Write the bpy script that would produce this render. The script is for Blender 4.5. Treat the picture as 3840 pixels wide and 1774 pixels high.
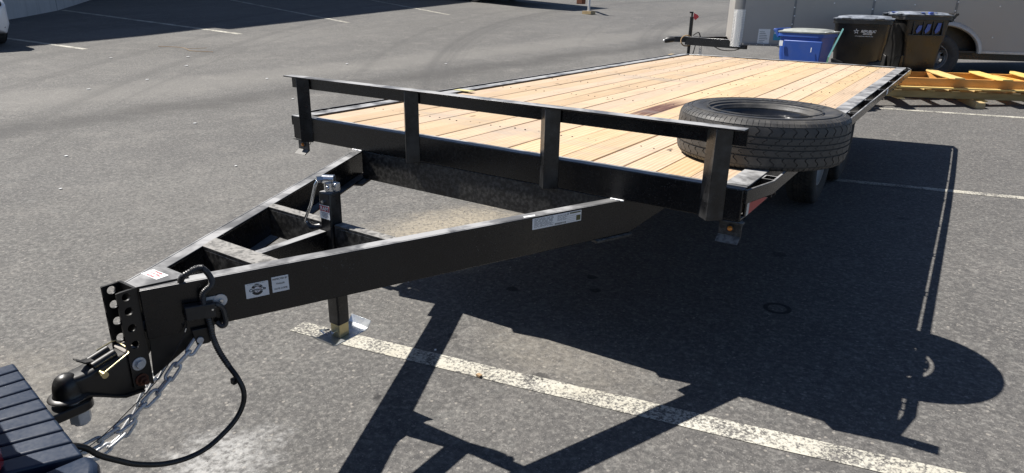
import bpy, bmesh, math, random
from math import sin, cos, pi, radians, sqrt, atan2, exp, log1p
from mathutils import Vector, Matrix

random.seed(7)
S = bpy.context.scene
for o in list(bpy.data.objects):
    bpy.data.objects.remove(o)
COL = S.collection

# ------------------------------------------------------------------ camera
ZO = 0.33                                   # trailer frame sits this far above the world zero
cam = bpy.data.cameras.new('camera')
cam.sensor_width = 36.0
cam.lens = 2523.46 / 3840 * 36
cam.clip_start = 0.05
cam.clip_end = 600
camo = bpy.data.objects.new('camera', cam)
COL.objects.link(camo)
_y, _p, _r = -0.5849, -0.3437, 0.0198
_f = Vector((sin(_y) * cos(_p), cos(_y) * cos(_p), sin(_p)))
_ri = Vector((cos(_y), -sin(_y), 0))
_u = _ri.cross(_f)
_rr = cos(_r) * _ri + sin(_r) * _u
_uu = -sin(_r) * _ri + cos(_r) * _u
camo.matrix_world = Matrix(((_rr.x, _uu.x, -_f.x, 1.8143), (_rr.y, _uu.y, -_f.y, -2.39),
                            (_rr.z, _uu.z, -_f.z, 1.2197 + ZO), (0, 0, 0, 1)))
S.camera = camo

# ------------------------------------------------------------------ world, sun, exposure
LIGHT = Vector((0.73, 0.125, -1.0))
W = bpy.data.worlds.new('World')
S.world = W
W.use_nodes = True
wn = W.node_tree
wn.nodes.clear()
sky = wn.nodes.new('ShaderNodeTexSky')
sky.sky_type = 'NISHITA'
sky.sun_disc = False
sky.sun_elevation = math.atan2(1.0, math.hypot(LIGHT.x, LIGHT.y))
sky.sun_rotation = math.atan2(-LIGHT.x, -LIGHT.y)
sky.altitude = 1400
sky.air_density = 0.7
sky.dust_density = 0.8
bg = wn.nodes.new('ShaderNodeBackground')
bg.inputs['Strength'].default_value = 0.07
wo = wn.nodes.new('ShaderNodeOutputWorld')
wn.links.new(sky.outputs[0], bg.inputs[0])
wn.links.new(bg.outputs[0], wo.inputs[0])
sl = bpy.data.lights.new('sun', 'SUN')
sl.energy = 5.0
sl.angle = radians(0.5)
sl.color = (1.0, 0.955, 0.89)
so = bpy.data.objects.new('sun', sl)
so.rotation_euler = LIGHT.to_track_quat('-Z', 'Y').to_euler()
so.location = (-20, -4, 28)
COL.objects.link(so)
S.view_settings.view_transform = 'Standard'
S.view_settings.look = 'None'
S.view_settings.exposure = 0.75
S.view_settings.gamma = 1.0
S.view_settings.use_curve_mapping = False
S.cycles.max_bounces = 8
S.cycles.caustics_reflective = False

# ------------------------------------------------------------------ node helpers
class M:
    """a procedural material under construction"""
    def __init__(s, name):
        s.m = bpy.data.materials.new(name)
        s.m.use_nodes = True
        s.nt = s.m.node_tree
        s.nt.nodes.clear()
        s.out = s.nt.nodes.new('ShaderNodeOutputMaterial')
        s.b = s.nt.nodes.new('ShaderNodeBsdfPrincipled')
        s.nt.links.new(s.b.outputs[0], s.out.inputs[0])
    def put(s, sock, v):
        if hasattr(v, 'is_output'):
            s.nt.links.new(v, sock)
        else:
            if isinstance(v, (tuple, list)) and len(v) == 3 and sock.type == 'RGBA':
                v = (*v, 1)
            sock.default_value = v
    def node(s, t, ins=None, **props):
        n = s.nt.nodes.new('ShaderNode' + t)
        for k, v in props.items():
            setattr(n, k, v)
        for k, v in (ins or {}).items():
            s.put(n.inputs[k], v)
        return n
    def math(s, op, a, b=0.0, c=0.0, clamp=False):
        n = s.node('Math', {0: a, 1: b, 2: c}, operation=op)
        n.use_clamp = clamp
        return n.outputs[0]
    def pos(s):
        return s.node('NewGeometry').outputs['Position']
    def obj(s):
        return s.node('TexCoord').outputs['Object']
    def scale(s, v, sc, loc=(0, 0, 0), rot=(0, 0, 0)):
        return s.node('Mapping', {'Vector': v, 'Scale': sc, 'Location': loc, 'Rotation': rot}).outputs[0]
    def noise(s, v, sc, det=3.0, rough=0.55, dist=0.0):
        return s.node('TexNoise', {'Vector': v, 'Scale': sc, 'Detail': det, 'Roughness': rough, 'Distortion': dist}).outputs[0]
    def vor(s, v, sc, out='Distance', feature='F1'):
        return s.node('TexVoronoi', {'Vector': v, 'Scale': sc}, feature=feature).outputs[out]
    def ss(s, v, a, b, lo=0.0, hi=1.0):
        return s.node('MapRange', {'Value': v, 'From Min': a, 'From Max': b, 'To Min': lo, 'To Max': hi},
                      interpolation_type='SMOOTHSTEP').outputs[0]
    def mix(s, f, a, b, mode='MIX'):
        n = s.node('Mix', data_type='RGBA', blend_type=mode)
        s.put(n.inputs[0], f)
        s.put(n.inputs[6], a)
        s.put(n.inputs[7], b)
        return n.outputs[2]
    def sep(s, v):
        n = s.node('SeparateXYZ', {0: v})
        return n.outputs
    def bump(s, hgt, strength=0.3, dist=0.002):
        return s.node('Bump', {'Height': hgt, 'Strength': strength, 'Distance': dist}).outputs[0]
    def set(s, **k):
        names = dict(base='Base Color', rough='Roughness', metal='Metallic', normal='Normal', coat='Coat Weight',
                     coatr='Coat Roughness', spec='Specular IOR Level', trans='Transmission Weight', alpha='Alpha')
        for a, v in k.items():
            s.put(s.b.inputs[names[a]], v)
        return s.m

def paint(name, base, rough=0.35, metal=0.0, dust=(0.2, 0.18, 0.155), amt=0.12, sc=9.0, top=0.0, spots=0.0, bump=0.05,
          rvar=0.12, coat=0.0, spec=0.5):
    """worn paint / plastic: dust film, settled dust on flat tops, fine splashes"""
    k = M(name)
    p = k.pos()
    n1 = k.noise(p, sc, 5, 0.6)
    n2 = k.noise(p, sc * 9, 3, 0.6)
    f = k.math('MULTIPLY', k.ss(n1, 0.38, 0.72), amt)
    if top:
        nz = k.sep(k.node('NewGeometry').outputs['Normal'])[2]
        t = k.math('MULTIPLY', k.ss(nz, 0.6, 0.95), k.ss(k.noise(p, sc * 0.75, 4, 0.62, 0.6), 0.36, 0.6, 0.35, 1.0))
        f = k.math('MAXIMUM', f, k.math('MULTIPLY', t, top))
    if spots:
        v = k.vor(p, 95.0)
        w = k.ss(k.noise(p, 6.0, 3), 0.45, 0.65)
        f = k.math('MAXIMUM', f, k.math('MULTIPLY', k.math('MULTIPLY', k.ss(v, 0.2, 0.1), w), spots))
    col = k.mix(f, base, dust)
    r = k.math('ADD', k.math('MULTIPLY', k.math('SUBTRACT', n2, 0.5), rvar * 2), k.math('ADD', rough, k.math('MULTIPLY', f, 0.45)), clamp=True)
    k.set(base=col, rough=r, metal=metal, normal=k.bump(n2, bump, 0.001), coat=coat, spec=spec)
    return k.m

def simple(name, base, rough=0.5, metal=0.0, **kw):
    return paint(name, base, rough, metal, amt=kw.pop('amt', 0.06), **kw)

# ------------------------------------------------------------------ materials
MAT = {}
MAT['steel'] = paint('black_steel_paint', (0.0048, 0.0049, 0.006), 0.25, amt=0.012, top=0.92, spots=0.16, sc=7, dust=(0.36, 0.36, 0.36))
MAT['post'] = paint('post_paint', (0.006, 0.0062, 0.007), 0.3, amt=0.1, top=0.9, spots=0.3, sc=12, dust=(0.34, 0.34, 0.34))
MAT['steel_clean'] = paint('black_gloss_paint', (0.0065, 0.0065, 0.007), 0.34, amt=0.03, top=0.2, sc=11, dust=(0.25, 0.24, 0.22))
MAT['dusty'] = paint('dusty_black_steel', (0.011, 0.011, 0.011), 0.45, amt=0.22, sc=60, spots=0.45, top=0.92, dust=(0.3, 0.29, 0.27))
MAT['galv'] = paint('galvanised_steel', (0.7, 0.7, 0.7), 0.42, 0.3, amt=0.3, sc=40, dust=(0.3, 0.3, 0.29), rvar=0.2)
MAT['zinc'] = paint('bright_zinc', (0.66, 0.68, 0.7), 0.2, 0.95, amt=0.06, sc=30)
MAT['gold'] = paint('yellow_zinc', (0.62, 0.54, 0.3), 0.3, 0.85, amt=0.15, sc=40)
MAT['zincpad'] = paint('scuffed_zinc_plate', (0.55, 0.57, 0.58), 0.3, 0.75, amt=0.5, sc=30, dust=(0.22, 0.24, 0.26))
MAT['rust'] = paint('rusty_steel', (0.15, 0.055, 0.028), 0.75, 0.2, amt=0.5, sc=60, dust=(0.09, 0.05, 0.035))
MAT['rubber'] = paint('tyre_rubber', (0.03, 0.03, 0.0305), 0.5, amt=0.5, sc=14, dust=(0.12, 0.112, 0.1), top=0.12, bump=0.15)
MAT['rubber_brown'] = paint('dusty_tyre_rubber', (0.02, 0.019, 0.018), 0.7, amt=0.5, sc=12, dust=(0.115, 0.092, 0.07))
MAT['loom'] = paint('split_loom_plastic', (0.03, 0.03, 0.031), 0.26, amt=0.3, sc=30, dust=(0.2, 0.19, 0.17))
MAT['cable'] = paint('cable_jacket', (0.012, 0.012, 0.012), 0.4, amt=0.15, sc=20)
MAT['plastic'] = paint('black_plastic', (0.013, 0.013, 0.014), 0.4, amt=0.1, sc=20)
MAT['amber'] = simple('amber_lens', (0.75, 0.24, 0.015), 0.2, coat=0.6, amt=0.02)
MAT['red'] = simple('red_lens', (0.5, 0.016, 0.018), 0.15, coat=0.8, amt=0.02)
MAT['tape_red'] = simple('red_reflective_tape', (0.5, 0.03, 0.03), 0.35, amt=0.25)
MAT['tape_white'] = simple('white_reflective_tape', (0.62, 0.61, 0.58), 0.35, amt=0.25)
MAT['label'] = simple('white_label', (0.84, 0.84, 0.83), 0.4, amt=0.08, sc=30)
MAT['ink'] = simple('black_ink', (0.018, 0.018, 0.018), 0.5)
MAT['ink_grey'] = simple('grey_ink', (0.16, 0.16, 0.17), 0.5)
MAT['ink_red'] = simple('red_ink', (0.42, 0.03, 0.045), 0.5)
MAT['ink_olive'] = simple('olive_ink', (0.09, 0.09, 0.02), 0.5)
MAT['white_ink'] = simple('white_ink', (0.72, 0.72, 0.72), 0.5)
MAT['yellow'] = simple('yellow_tape', (0.55, 0.5, 0.24), 0.5, amt=0.3)
MAT['cartblue'] = paint('blue_cart_plastic', (0.026, 0.085, 0.36), 0.42, amt=0.22, sc=7, dust=(0.12, 0.15, 0.28))
MAT['cartblack'] = paint('black_cart_plastic', (0.012, 0.012, 0.0125), 0.3, amt=0.28, sc=5, dust=(0.06, 0.053, 0.045), top=0.3)
MAT['lid'] = paint('weathered_sheen_lid', (0.03, 0.036, 0.046), 0.28, amt=0.5, sc=9, top=0.75, dust=(0.3, 0.33, 0.38))  # dust film plus a bluish sky sheen painted into the colour
MAT['lidgreen'] = paint('pale_grey_lid', (0.2, 0.215, 0.2), 0.35, amt=0.5, sc=9, top=0.5, dust=(0.42, 0.43, 0.4))
MAT['bluescrap'] = simple('blue_paint_scrap', (0.05, 0.1, 0.38), 0.5)
MAT['strap_aqua'] = simple('aqua_strap', (0.3, 0.66, 0.6), 0.5)
MAT['strap_green'] = simple('green_strap', (0.2, 0.46, 0.22), 0.5)
MAT['cargo'] = paint('charcoal_trailer_skin', (0.4, 0.375, 0.345), 0.36, 0.2, amt=0.35, sc=1.1, dust=(0.44, 0.39, 0.32), bump=0.03)
MAT['trim'] = paint('pale_trim', (0.6, 0.57, 0.52), 0.4, 0.15, amt=0.3, sc=8)
MAT['trim_dark'] = paint('grey_trim', (0.2, 0.2, 0.2), 0.4, 0.4, amt=0.3, sc=8)
MAT['rimgrey'] = paint('grey_rim', (0.22, 0.225, 0.235), 0.4, 0.5, amt=0.35, sc=14, dust=(0.16, 0.15, 0.13))
MAT['rimwhite'] = paint('silver_rim', (0.4, 0.375, 0.34), 0.45, 0.3, amt=0.35, sc=14, dust=(0.3, 0.26, 0.2))
MAT['rimblack'] = paint('black_rim', (0.01, 0.0105, 0.012), 0.15, amt=0.05, sc=14, coat=0.5)
MAT['white_car'] = simple('white_car_paint', (0.74, 0.75, 0.77), 0.2, coat=0.8, amt=0.03)
MAT['glass'] = simple('dark_car_glass', (0.012, 0.014, 0.016), 0.06, amt=0.01)
MAT['truckpaint'] = simple('dark_truck_paint', (0.03, 0.033, 0.04), 0.25, coat=0.6)
MAT['pad'] = paint('bumper_pad_sky_blue', (0.012, 0.022, 0.045), 0.36, amt=0.12, sc=14, dust=(0.06, 0.075, 0.1), bump=0.1)  # black plastic; the sky's reflection is put in as a blue base
MAT['ribbon'] = simple('red_ribbon', (0.6, 0.06, 0.07), 0.6)
MAT['stone'] = simple('pale_grit', (0.33, 0.31, 0.285), 0.8, amt=0.4)
MAT['leaf'] = simple('dry_scrap', (0.36, 0.24, 0.13), 0.8, amt=0.3)

def wood(name, ca, cb, knot, axis=1, gs=1.0, stain=False, grey=0.0, rough=0.62):
    k = M(name)
    o = k.obj()
    rnd = k.node('ObjectInfo').outputs['Random']
    off = k.node('CombineXYZ', {0: k.math('MULTIPLY', rnd, 37.0), 1: k.math('MULTIPLY', rnd, 91.0), 2: k.math('MULTIPLY', rnd, 13.0)}).outputs[0]
    v = k.node('VectorMath', {0: o, 1: off}, operation='ADD').outputs[0]
    st = [9.0 * gs] * 3
    st[axis] = 0.55 * gs
    g = k.scale(v, tuple(st))
    n1 = k.noise(g, 2.2, 6, 0.62, 1.6)
    st2 = [60.0 * gs] * 3
    st2[axis] = 1.6 * gs
    n2 = k.noise(k.scale(v, tuple(st2)), 2.5, 4, 0.6, 0.4)
    wv = k.node('TexWave', {'Vector': g, 'Scale': 1.7, 'Distortion': 7.0, 'Detail': 3.0, 'Detail Scale': 0.8}, wave_type='BANDS').outputs['Fac']
    f = k.math('ADD', k.math('MULTIPLY', n1, 0.55), k.math('MULTIPLY', wv, 0.3))
    col = k.mix(k.ss(f, 0.22, 0.72), ca, cb)
    col = k.mix(k.math('MULTIPLY', k.ss(n2, 0.52, 0.75), 0.45), col, knot)
    vv = [7.0 * gs] * 3
    vv[axis] = 3.0 * gs
    kd = k.vor(k.scale(v, tuple(vv)), 1.0)
    kn = k.ss(k.math('ADD', kd, k.math('MULTIPLY', k.math('SUBTRACT', n2, 0.5), 0.06)), 0.11, 0.05)
    col = k.mix(k.math('MULTIPLY', kn, 0.85), col, tuple(c * 0.35 for c in knot))
    # scuffs and grime
    gr = k.ss(k.noise(v, 2.6, 6, 0.7), 0.5, 0.75)
    col = k.mix(k.math('MULTIPLY', gr, 0.45 + grey), col, (0.27, 0.22, 0.17))
    sp = k.ss(k.vor(v, 26.0), 0.1, 0.03)
    col = k.mix(k.math('MULTIPLY', k.math('MULTIPLY', sp, k.ss(k.noise(v, 3.0), 0.5, 0.6)), 0.8), col, (0.05, 0.05, 0.055))
    hsv = k.node('HueSaturation', {'Hue': k.math('ADD', 0.498, k.math('MULTIPLY', rnd, 0.008)), 'Saturation': k.math('ADD', 0.88, k.math('MULTIPLY', rnd, 0.25)),
                                   'Value': k.math('ADD', 0.83, k.math('MULTIPLY', k.math('FRACT', k.math('MULTIPLY', rnd, 7.7)), 0.27)), 'Color': col}).outputs[0]
    col = hsv
    if stain:
        x, y, z = k.sep(k.pos())
        w1 = k.math('ADD', y, k.math('MULTIPLY', k.math('SUBTRACT', n1, 0.5), 0.5))
        m = k.math('MULTIPLY', k.ss(w1, 1.15, 1.4), k.ss(w1, 2.25, 1.7))
        m = k.math('MULTIPLY', m, k.math('MULTIPLY', k.ss(x, 0.16, 0.18), k.ss(x, 0.31, 0.29)))
        col = k.mix(k.math('MULTIPLY', m, k.ss(n2, 0.2, 0.6, 0.7, 0.97)), col, (0.085, 0.03, 0.028))
        # long grey drag marks across the boards
        d = k.noise(k.scale(k.pos(), (0.9, 3.5, 1)), 0.9, 5, 0.65)
        col = k.mix(k.math('MULTIPLY', k.ss(d, 0.53, 0.72), 0.4), col, (0.3, 0.28, 0.25))
    hgt = k.math('ADD', k.math('MULTIPLY', n2, 0.7), k.math('MULTIPLY', wv, 0.3))
    k.set(base=col, rough=rough, normal=k.bump(hgt, 0.35, 0.0015), spec=0.3)
    return k.m

MAT['deck'] = wood('deck_pine', (0.6, 0.45, 0.305), (0.47, 0.33, 0.205), (0.32, 0.185, 0.09), 1, stain=True)
MAT['pallet'] = wood('pallet_pine', (0.78, 0.56, 0.24), (0.7, 0.48, 0.19), (0.46, 0.28, 0.09), 0)
MAT['palletbounce'] = wood('pallet_bounce_pine', (0.74, 0.36, 0.12), (0.66, 0.31, 0.095), (0.46, 0.19, 0.05), 0)  # same pine in shade, its warm bounce light put into the colour
MAT['palletold'] = wood('pallet_old_wood', (0.46, 0.34, 0.16), (0.38, 0.27, 0.12), (0.2, 0.13, 0.055), 0)

def asphalt_nodes(k):
    """returns colour, roughness, height sockets of the worn car-park asphalt"""
    p = k.pos()
    x, y, z = k.sep(p)
    big = k.noise(p, 0.22, 5, 0.6, 0.4)
    lane = k.noise(k.scale(p, (0.55, 0.12, 1), rot=(0, 0, 0.12)), 1.0, 5, 0.62)
    mid = k.noise(p, 2.4, 5, 0.62)
    fine = k.noise(p, 34.0, 4, 0.68)
    grit = k.noise(p, 140.0, 3, 0.7)
    col = k.mix(k.ss(big, 0.3, 0.7), (0.1, 0.0965, 0.09), (0.14, 0.135, 0.126))
    col = k.mix(k.math('MULTIPLY', k.ss(lane, 0.42, 0.64), 0.6), col, (0.082, 0.08, 0.078))
    col = k.mix(k.math('MULTIPLY', k.ss(mid, 0.48, 0.75), 0.45), col, (0.215, 0.203, 0.185))
    bay = k.math('MULTIPLY', k.ss(k.math('ADD', x, k.math('MULTIPLY', big, 2.0)), 0.0, 2.2), 0.5)
    col = k.mix(bay, col, (0.092, 0.088, 0.085))
    wavy = k.noise(p, 9.0, 6, 0.75, 0.6)
    peb = k.noise(p, 48.0, 2, 0.5, 0.3)
    col = k.mix(k.math('MULTIPLY', k.ss(wavy, 0.5, 0.3), 0.36), col, (0.056, 0.054, 0.054))
    col = k.mix(k.math('MULTIPLY', k.ss(wavy, 0.52, 0.7), 0.34), col, (0.205, 0.206, 0.192))
    col = k.mix(k.math('MULTIPLY', k.ss(peb, 0.5, 0.36), 0.4), col, (0.045, 0.045, 0.045))
    col = k.mix(k.math('MULTIPLY', k.ss(peb, 0.54, 0.68), 0.42), col, (0.235, 0.226, 0.21))
    col = k.mix(k.math('MULTIPLY', k.ss(fine, 0.5, 0.32), 0.6), col, (0.06, 0.059, 0.059))
    col = k.mix(k.math('MULTIPLY', k.ss(fine, 0.53, 0.7), 0.5), col, (0.225, 0.216, 0.2))
    col = k.mix(k.math('MULTIPLY', k.ss(grit, 0.58, 0.72), 0.75), col, (0.36, 0.34, 0.315))
    col = k.mix(k.math('MULTIPLY', k.ss(grit, 0.42, 0.28), 0.7), col, (0.035, 0.035, 0.037))
    vc = k.sep(k.node('TexVoronoi', {'Vector': p, 'Scale': 55.0}).outputs['Color'])[0]
    vd = k.vor(p, 55.0)
    chips = k.math('MULTIPLY', k.ss(vc, 0.93, 0.96), k.ss(vd, 0.42, 0.3))
    col = k.mix(k.math('MULTIPLY', chips, 0.45), col, (0.37, 0.34, 0.3))
    # drainage seam running down the yard: dark grit band
    wob = k.math('MULTIPLY', k.math('SUBTRACT', k.noise(p, 0.8, 5, 0.65), 0.5), 1.1)
    bend = k.math('MULTIPLY', k.math('MAXIMUM', k.math('SUBTRACT', y, 4.5), 0.0), 0.2)
    dx = k.math('ADD', k.math('SUBTRACT', k.math('ADD', x, 6.5), bend), wob)
    band = k.math('MULTIPLY', k.ss(k.math('ABSOLUTE', dx), 0.62, 0.06), k.ss(mid, 0.3, 0.6, 0.4, 1.0))
    col = k.mix(k.math('MULTIPLY', band, 0.62), col, (0.05, 0.048, 0.046))
    band2 = k.ss(k.math('ABSOLUTE', k.math('ADD', dx, 1.5)), 0.9, 0.2)
    col = k.mix(k.math('MULTIPLY', band2, 0.3), col, (0.23, 0.22, 0.2))
    # wheel-worn curved tracks
    rr = k.node('VectorMath', {0: p, 1: (14.0, 22.0, 0)}, operation='DISTANCE').outputs['Value']
    tr = k.noise(k.node('CombineXYZ', {0: rr, 1: 0.0, 2: 0.0}).outputs[0], 0.9, 4, 0.7)
    far = k.ss(x, -1.5, -4.0)
    col = k.mix(k.math('MULTIPLY', k.math('MULTIPLY', k.ss(tr, 0.5, 0.66), far), 0.5), col, (0.066, 0.064, 0.062))
    # washed-in sand under the tongue and along the left
    for (sx, sy, rx, ry, a) in ((-0.95, 0.95, 0.55, 0.9, 0.75), (-1.15, -1.45, 0.5, 0.22, 0.14), (0.5, -0.05, 0.5, 0.3, 0.16)):
        q = k.node('CombineXYZ', {0: k.math('DIVIDE', k.math('SUBTRACT', x, sx), rx), 1: k.math('DIVIDE', k.math('SUBTRACT', y, sy), ry), 2: 0.0}).outputs[0]
        d = k.math('ADD', k.node('VectorMath', {0: q}, operation='LENGTH').outputs['Value'], k.math('MULTIPLY', k.math('SUBTRACT', mid, 0.5), 1.5))
        m = k.math('MULTIPLY', k.ss(d, 1.1, 0.35), k.ss(fine, 0.3, 0.62, 0.35, 1.0))
        col = k.mix(k.math('MULTIPLY', m, a), col, (0.37, 0.325, 0.25))
    # oil drops
    for (sx, sy, r, a) in ((-0.078, 0.486, .045, .8), (-0.005, -0.137, .04, .55), (0.534, -0.229, .05, .6), (0.212, 0.887, .04, .7),
                           (0.318, 0.73, .035, .7), (0.07, -0.722, .03, .7), (1.03, 1.86, .06, .5), (-7.2, 4.0, .12, .4), (1.6, 3.1, .07, .5)):
        d = k.node('VectorMath', {0: p, 1: (sx, sy, 0.02)}, operation='DISTANCE').outputs['Value']
        d = k.math('ADD', d, k.math('MULTIPLY', k.math('SUBTRACT', fine, 0.5), 0.05))
        col = k.mix(k.math('MULTIPLY', k.ss(d, r, r * 0.6), a), col, (0.016, 0.016, 0.017))
    # ring left by a can
    d = k.node('VectorMath', {0: p, 1: (1.214, 1.033, 0.043)}, operation='DISTANCE').outputs['Value']
    ring = k.ss(k.math('ABSOLUTE', k.math('SUBTRACT', d, 0.058)), 0.016, 0.008)
    col = k.mix(k.math('MULTIPLY', ring, 0.85), col, (0.012, 0.012, 0.013))
    # sun glare off the truck bumper, painted in as a whitish patch
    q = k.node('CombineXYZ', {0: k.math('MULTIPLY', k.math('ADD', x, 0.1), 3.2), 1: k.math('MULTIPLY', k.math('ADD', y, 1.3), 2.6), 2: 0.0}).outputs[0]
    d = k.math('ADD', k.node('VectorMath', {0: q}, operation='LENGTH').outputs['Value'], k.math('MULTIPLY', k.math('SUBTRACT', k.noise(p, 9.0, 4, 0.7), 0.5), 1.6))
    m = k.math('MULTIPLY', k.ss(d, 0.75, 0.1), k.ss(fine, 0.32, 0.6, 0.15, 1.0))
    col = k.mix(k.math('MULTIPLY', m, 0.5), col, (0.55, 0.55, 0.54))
    # hairline cracks, sparse
    ed = k.node('TexVoronoi', {'Vector': k.node('VectorMath', {0: p, 1: k.node('TexNoise', {'Vector': p, 'Scale': 1.5, 'Detail': 4.0}).outputs[1]}, operation='ADD').outputs[0],
                               'Scale': 0.4}, feature='DISTANCE_TO_EDGE').outputs['Distance']
    cr = k.math('MULTIPLY', k.ss(ed, 0.006, 0.001), k.ss(k.noise(p, 0.5, 2), 0.5, 0.62))
    col = k.mix(k.math('MULTIPLY', cr, 0.22), col, (0.035, 0.034, 0.033))
    hgt = k.math('ADD', k.math('MULTIPLY', fine, 0.6), k.math('ADD', k.math('MULTIPLY', grit, 0.35), k.math('MULTIPLY', mid, 0.3)))
    return col, fine, grit, mid, hgt

def asphalt_mat():
    k = M('worn_asphalt')
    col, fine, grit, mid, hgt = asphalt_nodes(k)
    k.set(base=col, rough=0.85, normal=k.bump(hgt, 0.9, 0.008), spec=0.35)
    return k.m

def line_mat():
    k = M('worn_line_paint')
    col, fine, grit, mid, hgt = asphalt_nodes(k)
    p = k.pos()
    w = k.math('ADD', k.math('MULTIPLY', k.noise(p, 75.0, 4, 0.75), 0.75), k.math('MULTIPLY', k.noise(p, 5.0, 4, 0.65), 0.4))
    m = k.ss(w, 0.515, 0.655, 1.0, 0.0)
    pc = k.mix(k.ss(mid, 0.3, 0.7), (0.46, 0.435, 0.36), (0.56, 0.54, 0.47))
    c2 = k.mix(k.math('MULTIPLY', m, 0.93), col, pc)
    k.set(base=c2, rough=0.8, normal=k.bump(hgt, 0.8, 0.006), spec=0.3)
    return k.m
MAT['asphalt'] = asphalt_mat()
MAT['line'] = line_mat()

def diamond_plate():
    k = M('diamond_plate')
    o = k.obj()
    a = k.scale(o, (1, 1, 1), rot=(radians(45), 0, 0))
    b = k.node('TexBrick', {'Vector': a, 'Scale': 26.0, 'Mortar Size': 0.09, 'Brick Width': 0.5, 'Row Height': 0.5}).outputs['Fac']
    n = k.noise(k.obj(), 20, 3)
    col = k.mix(b, (0.74, 0.73, 0.7), (0.5, 0.5, 0.5))
    k.set(base=col, rough=k.ss(n, 0.3, 0.7, 0.28, 0.5), metal=0.7, normal=k.bump(b, 0.6, 0.004))
    return k.m
MAT['diamond'] = diamond_plate()

def stucco():
    k = M('painted_block_wall')
    p = k.pos()
    z = k.sep(p)[2]
    n = k.noise(p, 1.4, 6, 0.65)
    st = k.noise(k.scale(p, (6, 6, 0.4)), 1.0, 5, 0.65)
    col = k.mix(k.ss(n, 0.3, 0.7), (0.5, 0.475, 0.45), (0.58, 0.55, 0.52))
    col = k.mix(k.math('MULTIPLY', k.ss(st, 0.5, 0.75), 0.4), col, (0.2, 0.18, 0.16))
    k.set(base=col, rough=0.85, normal=k.bump(k.noise(p, 60, 4), 0.4, 0.004))
    return k.m
MAT['stucco'] = stucco()

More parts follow.
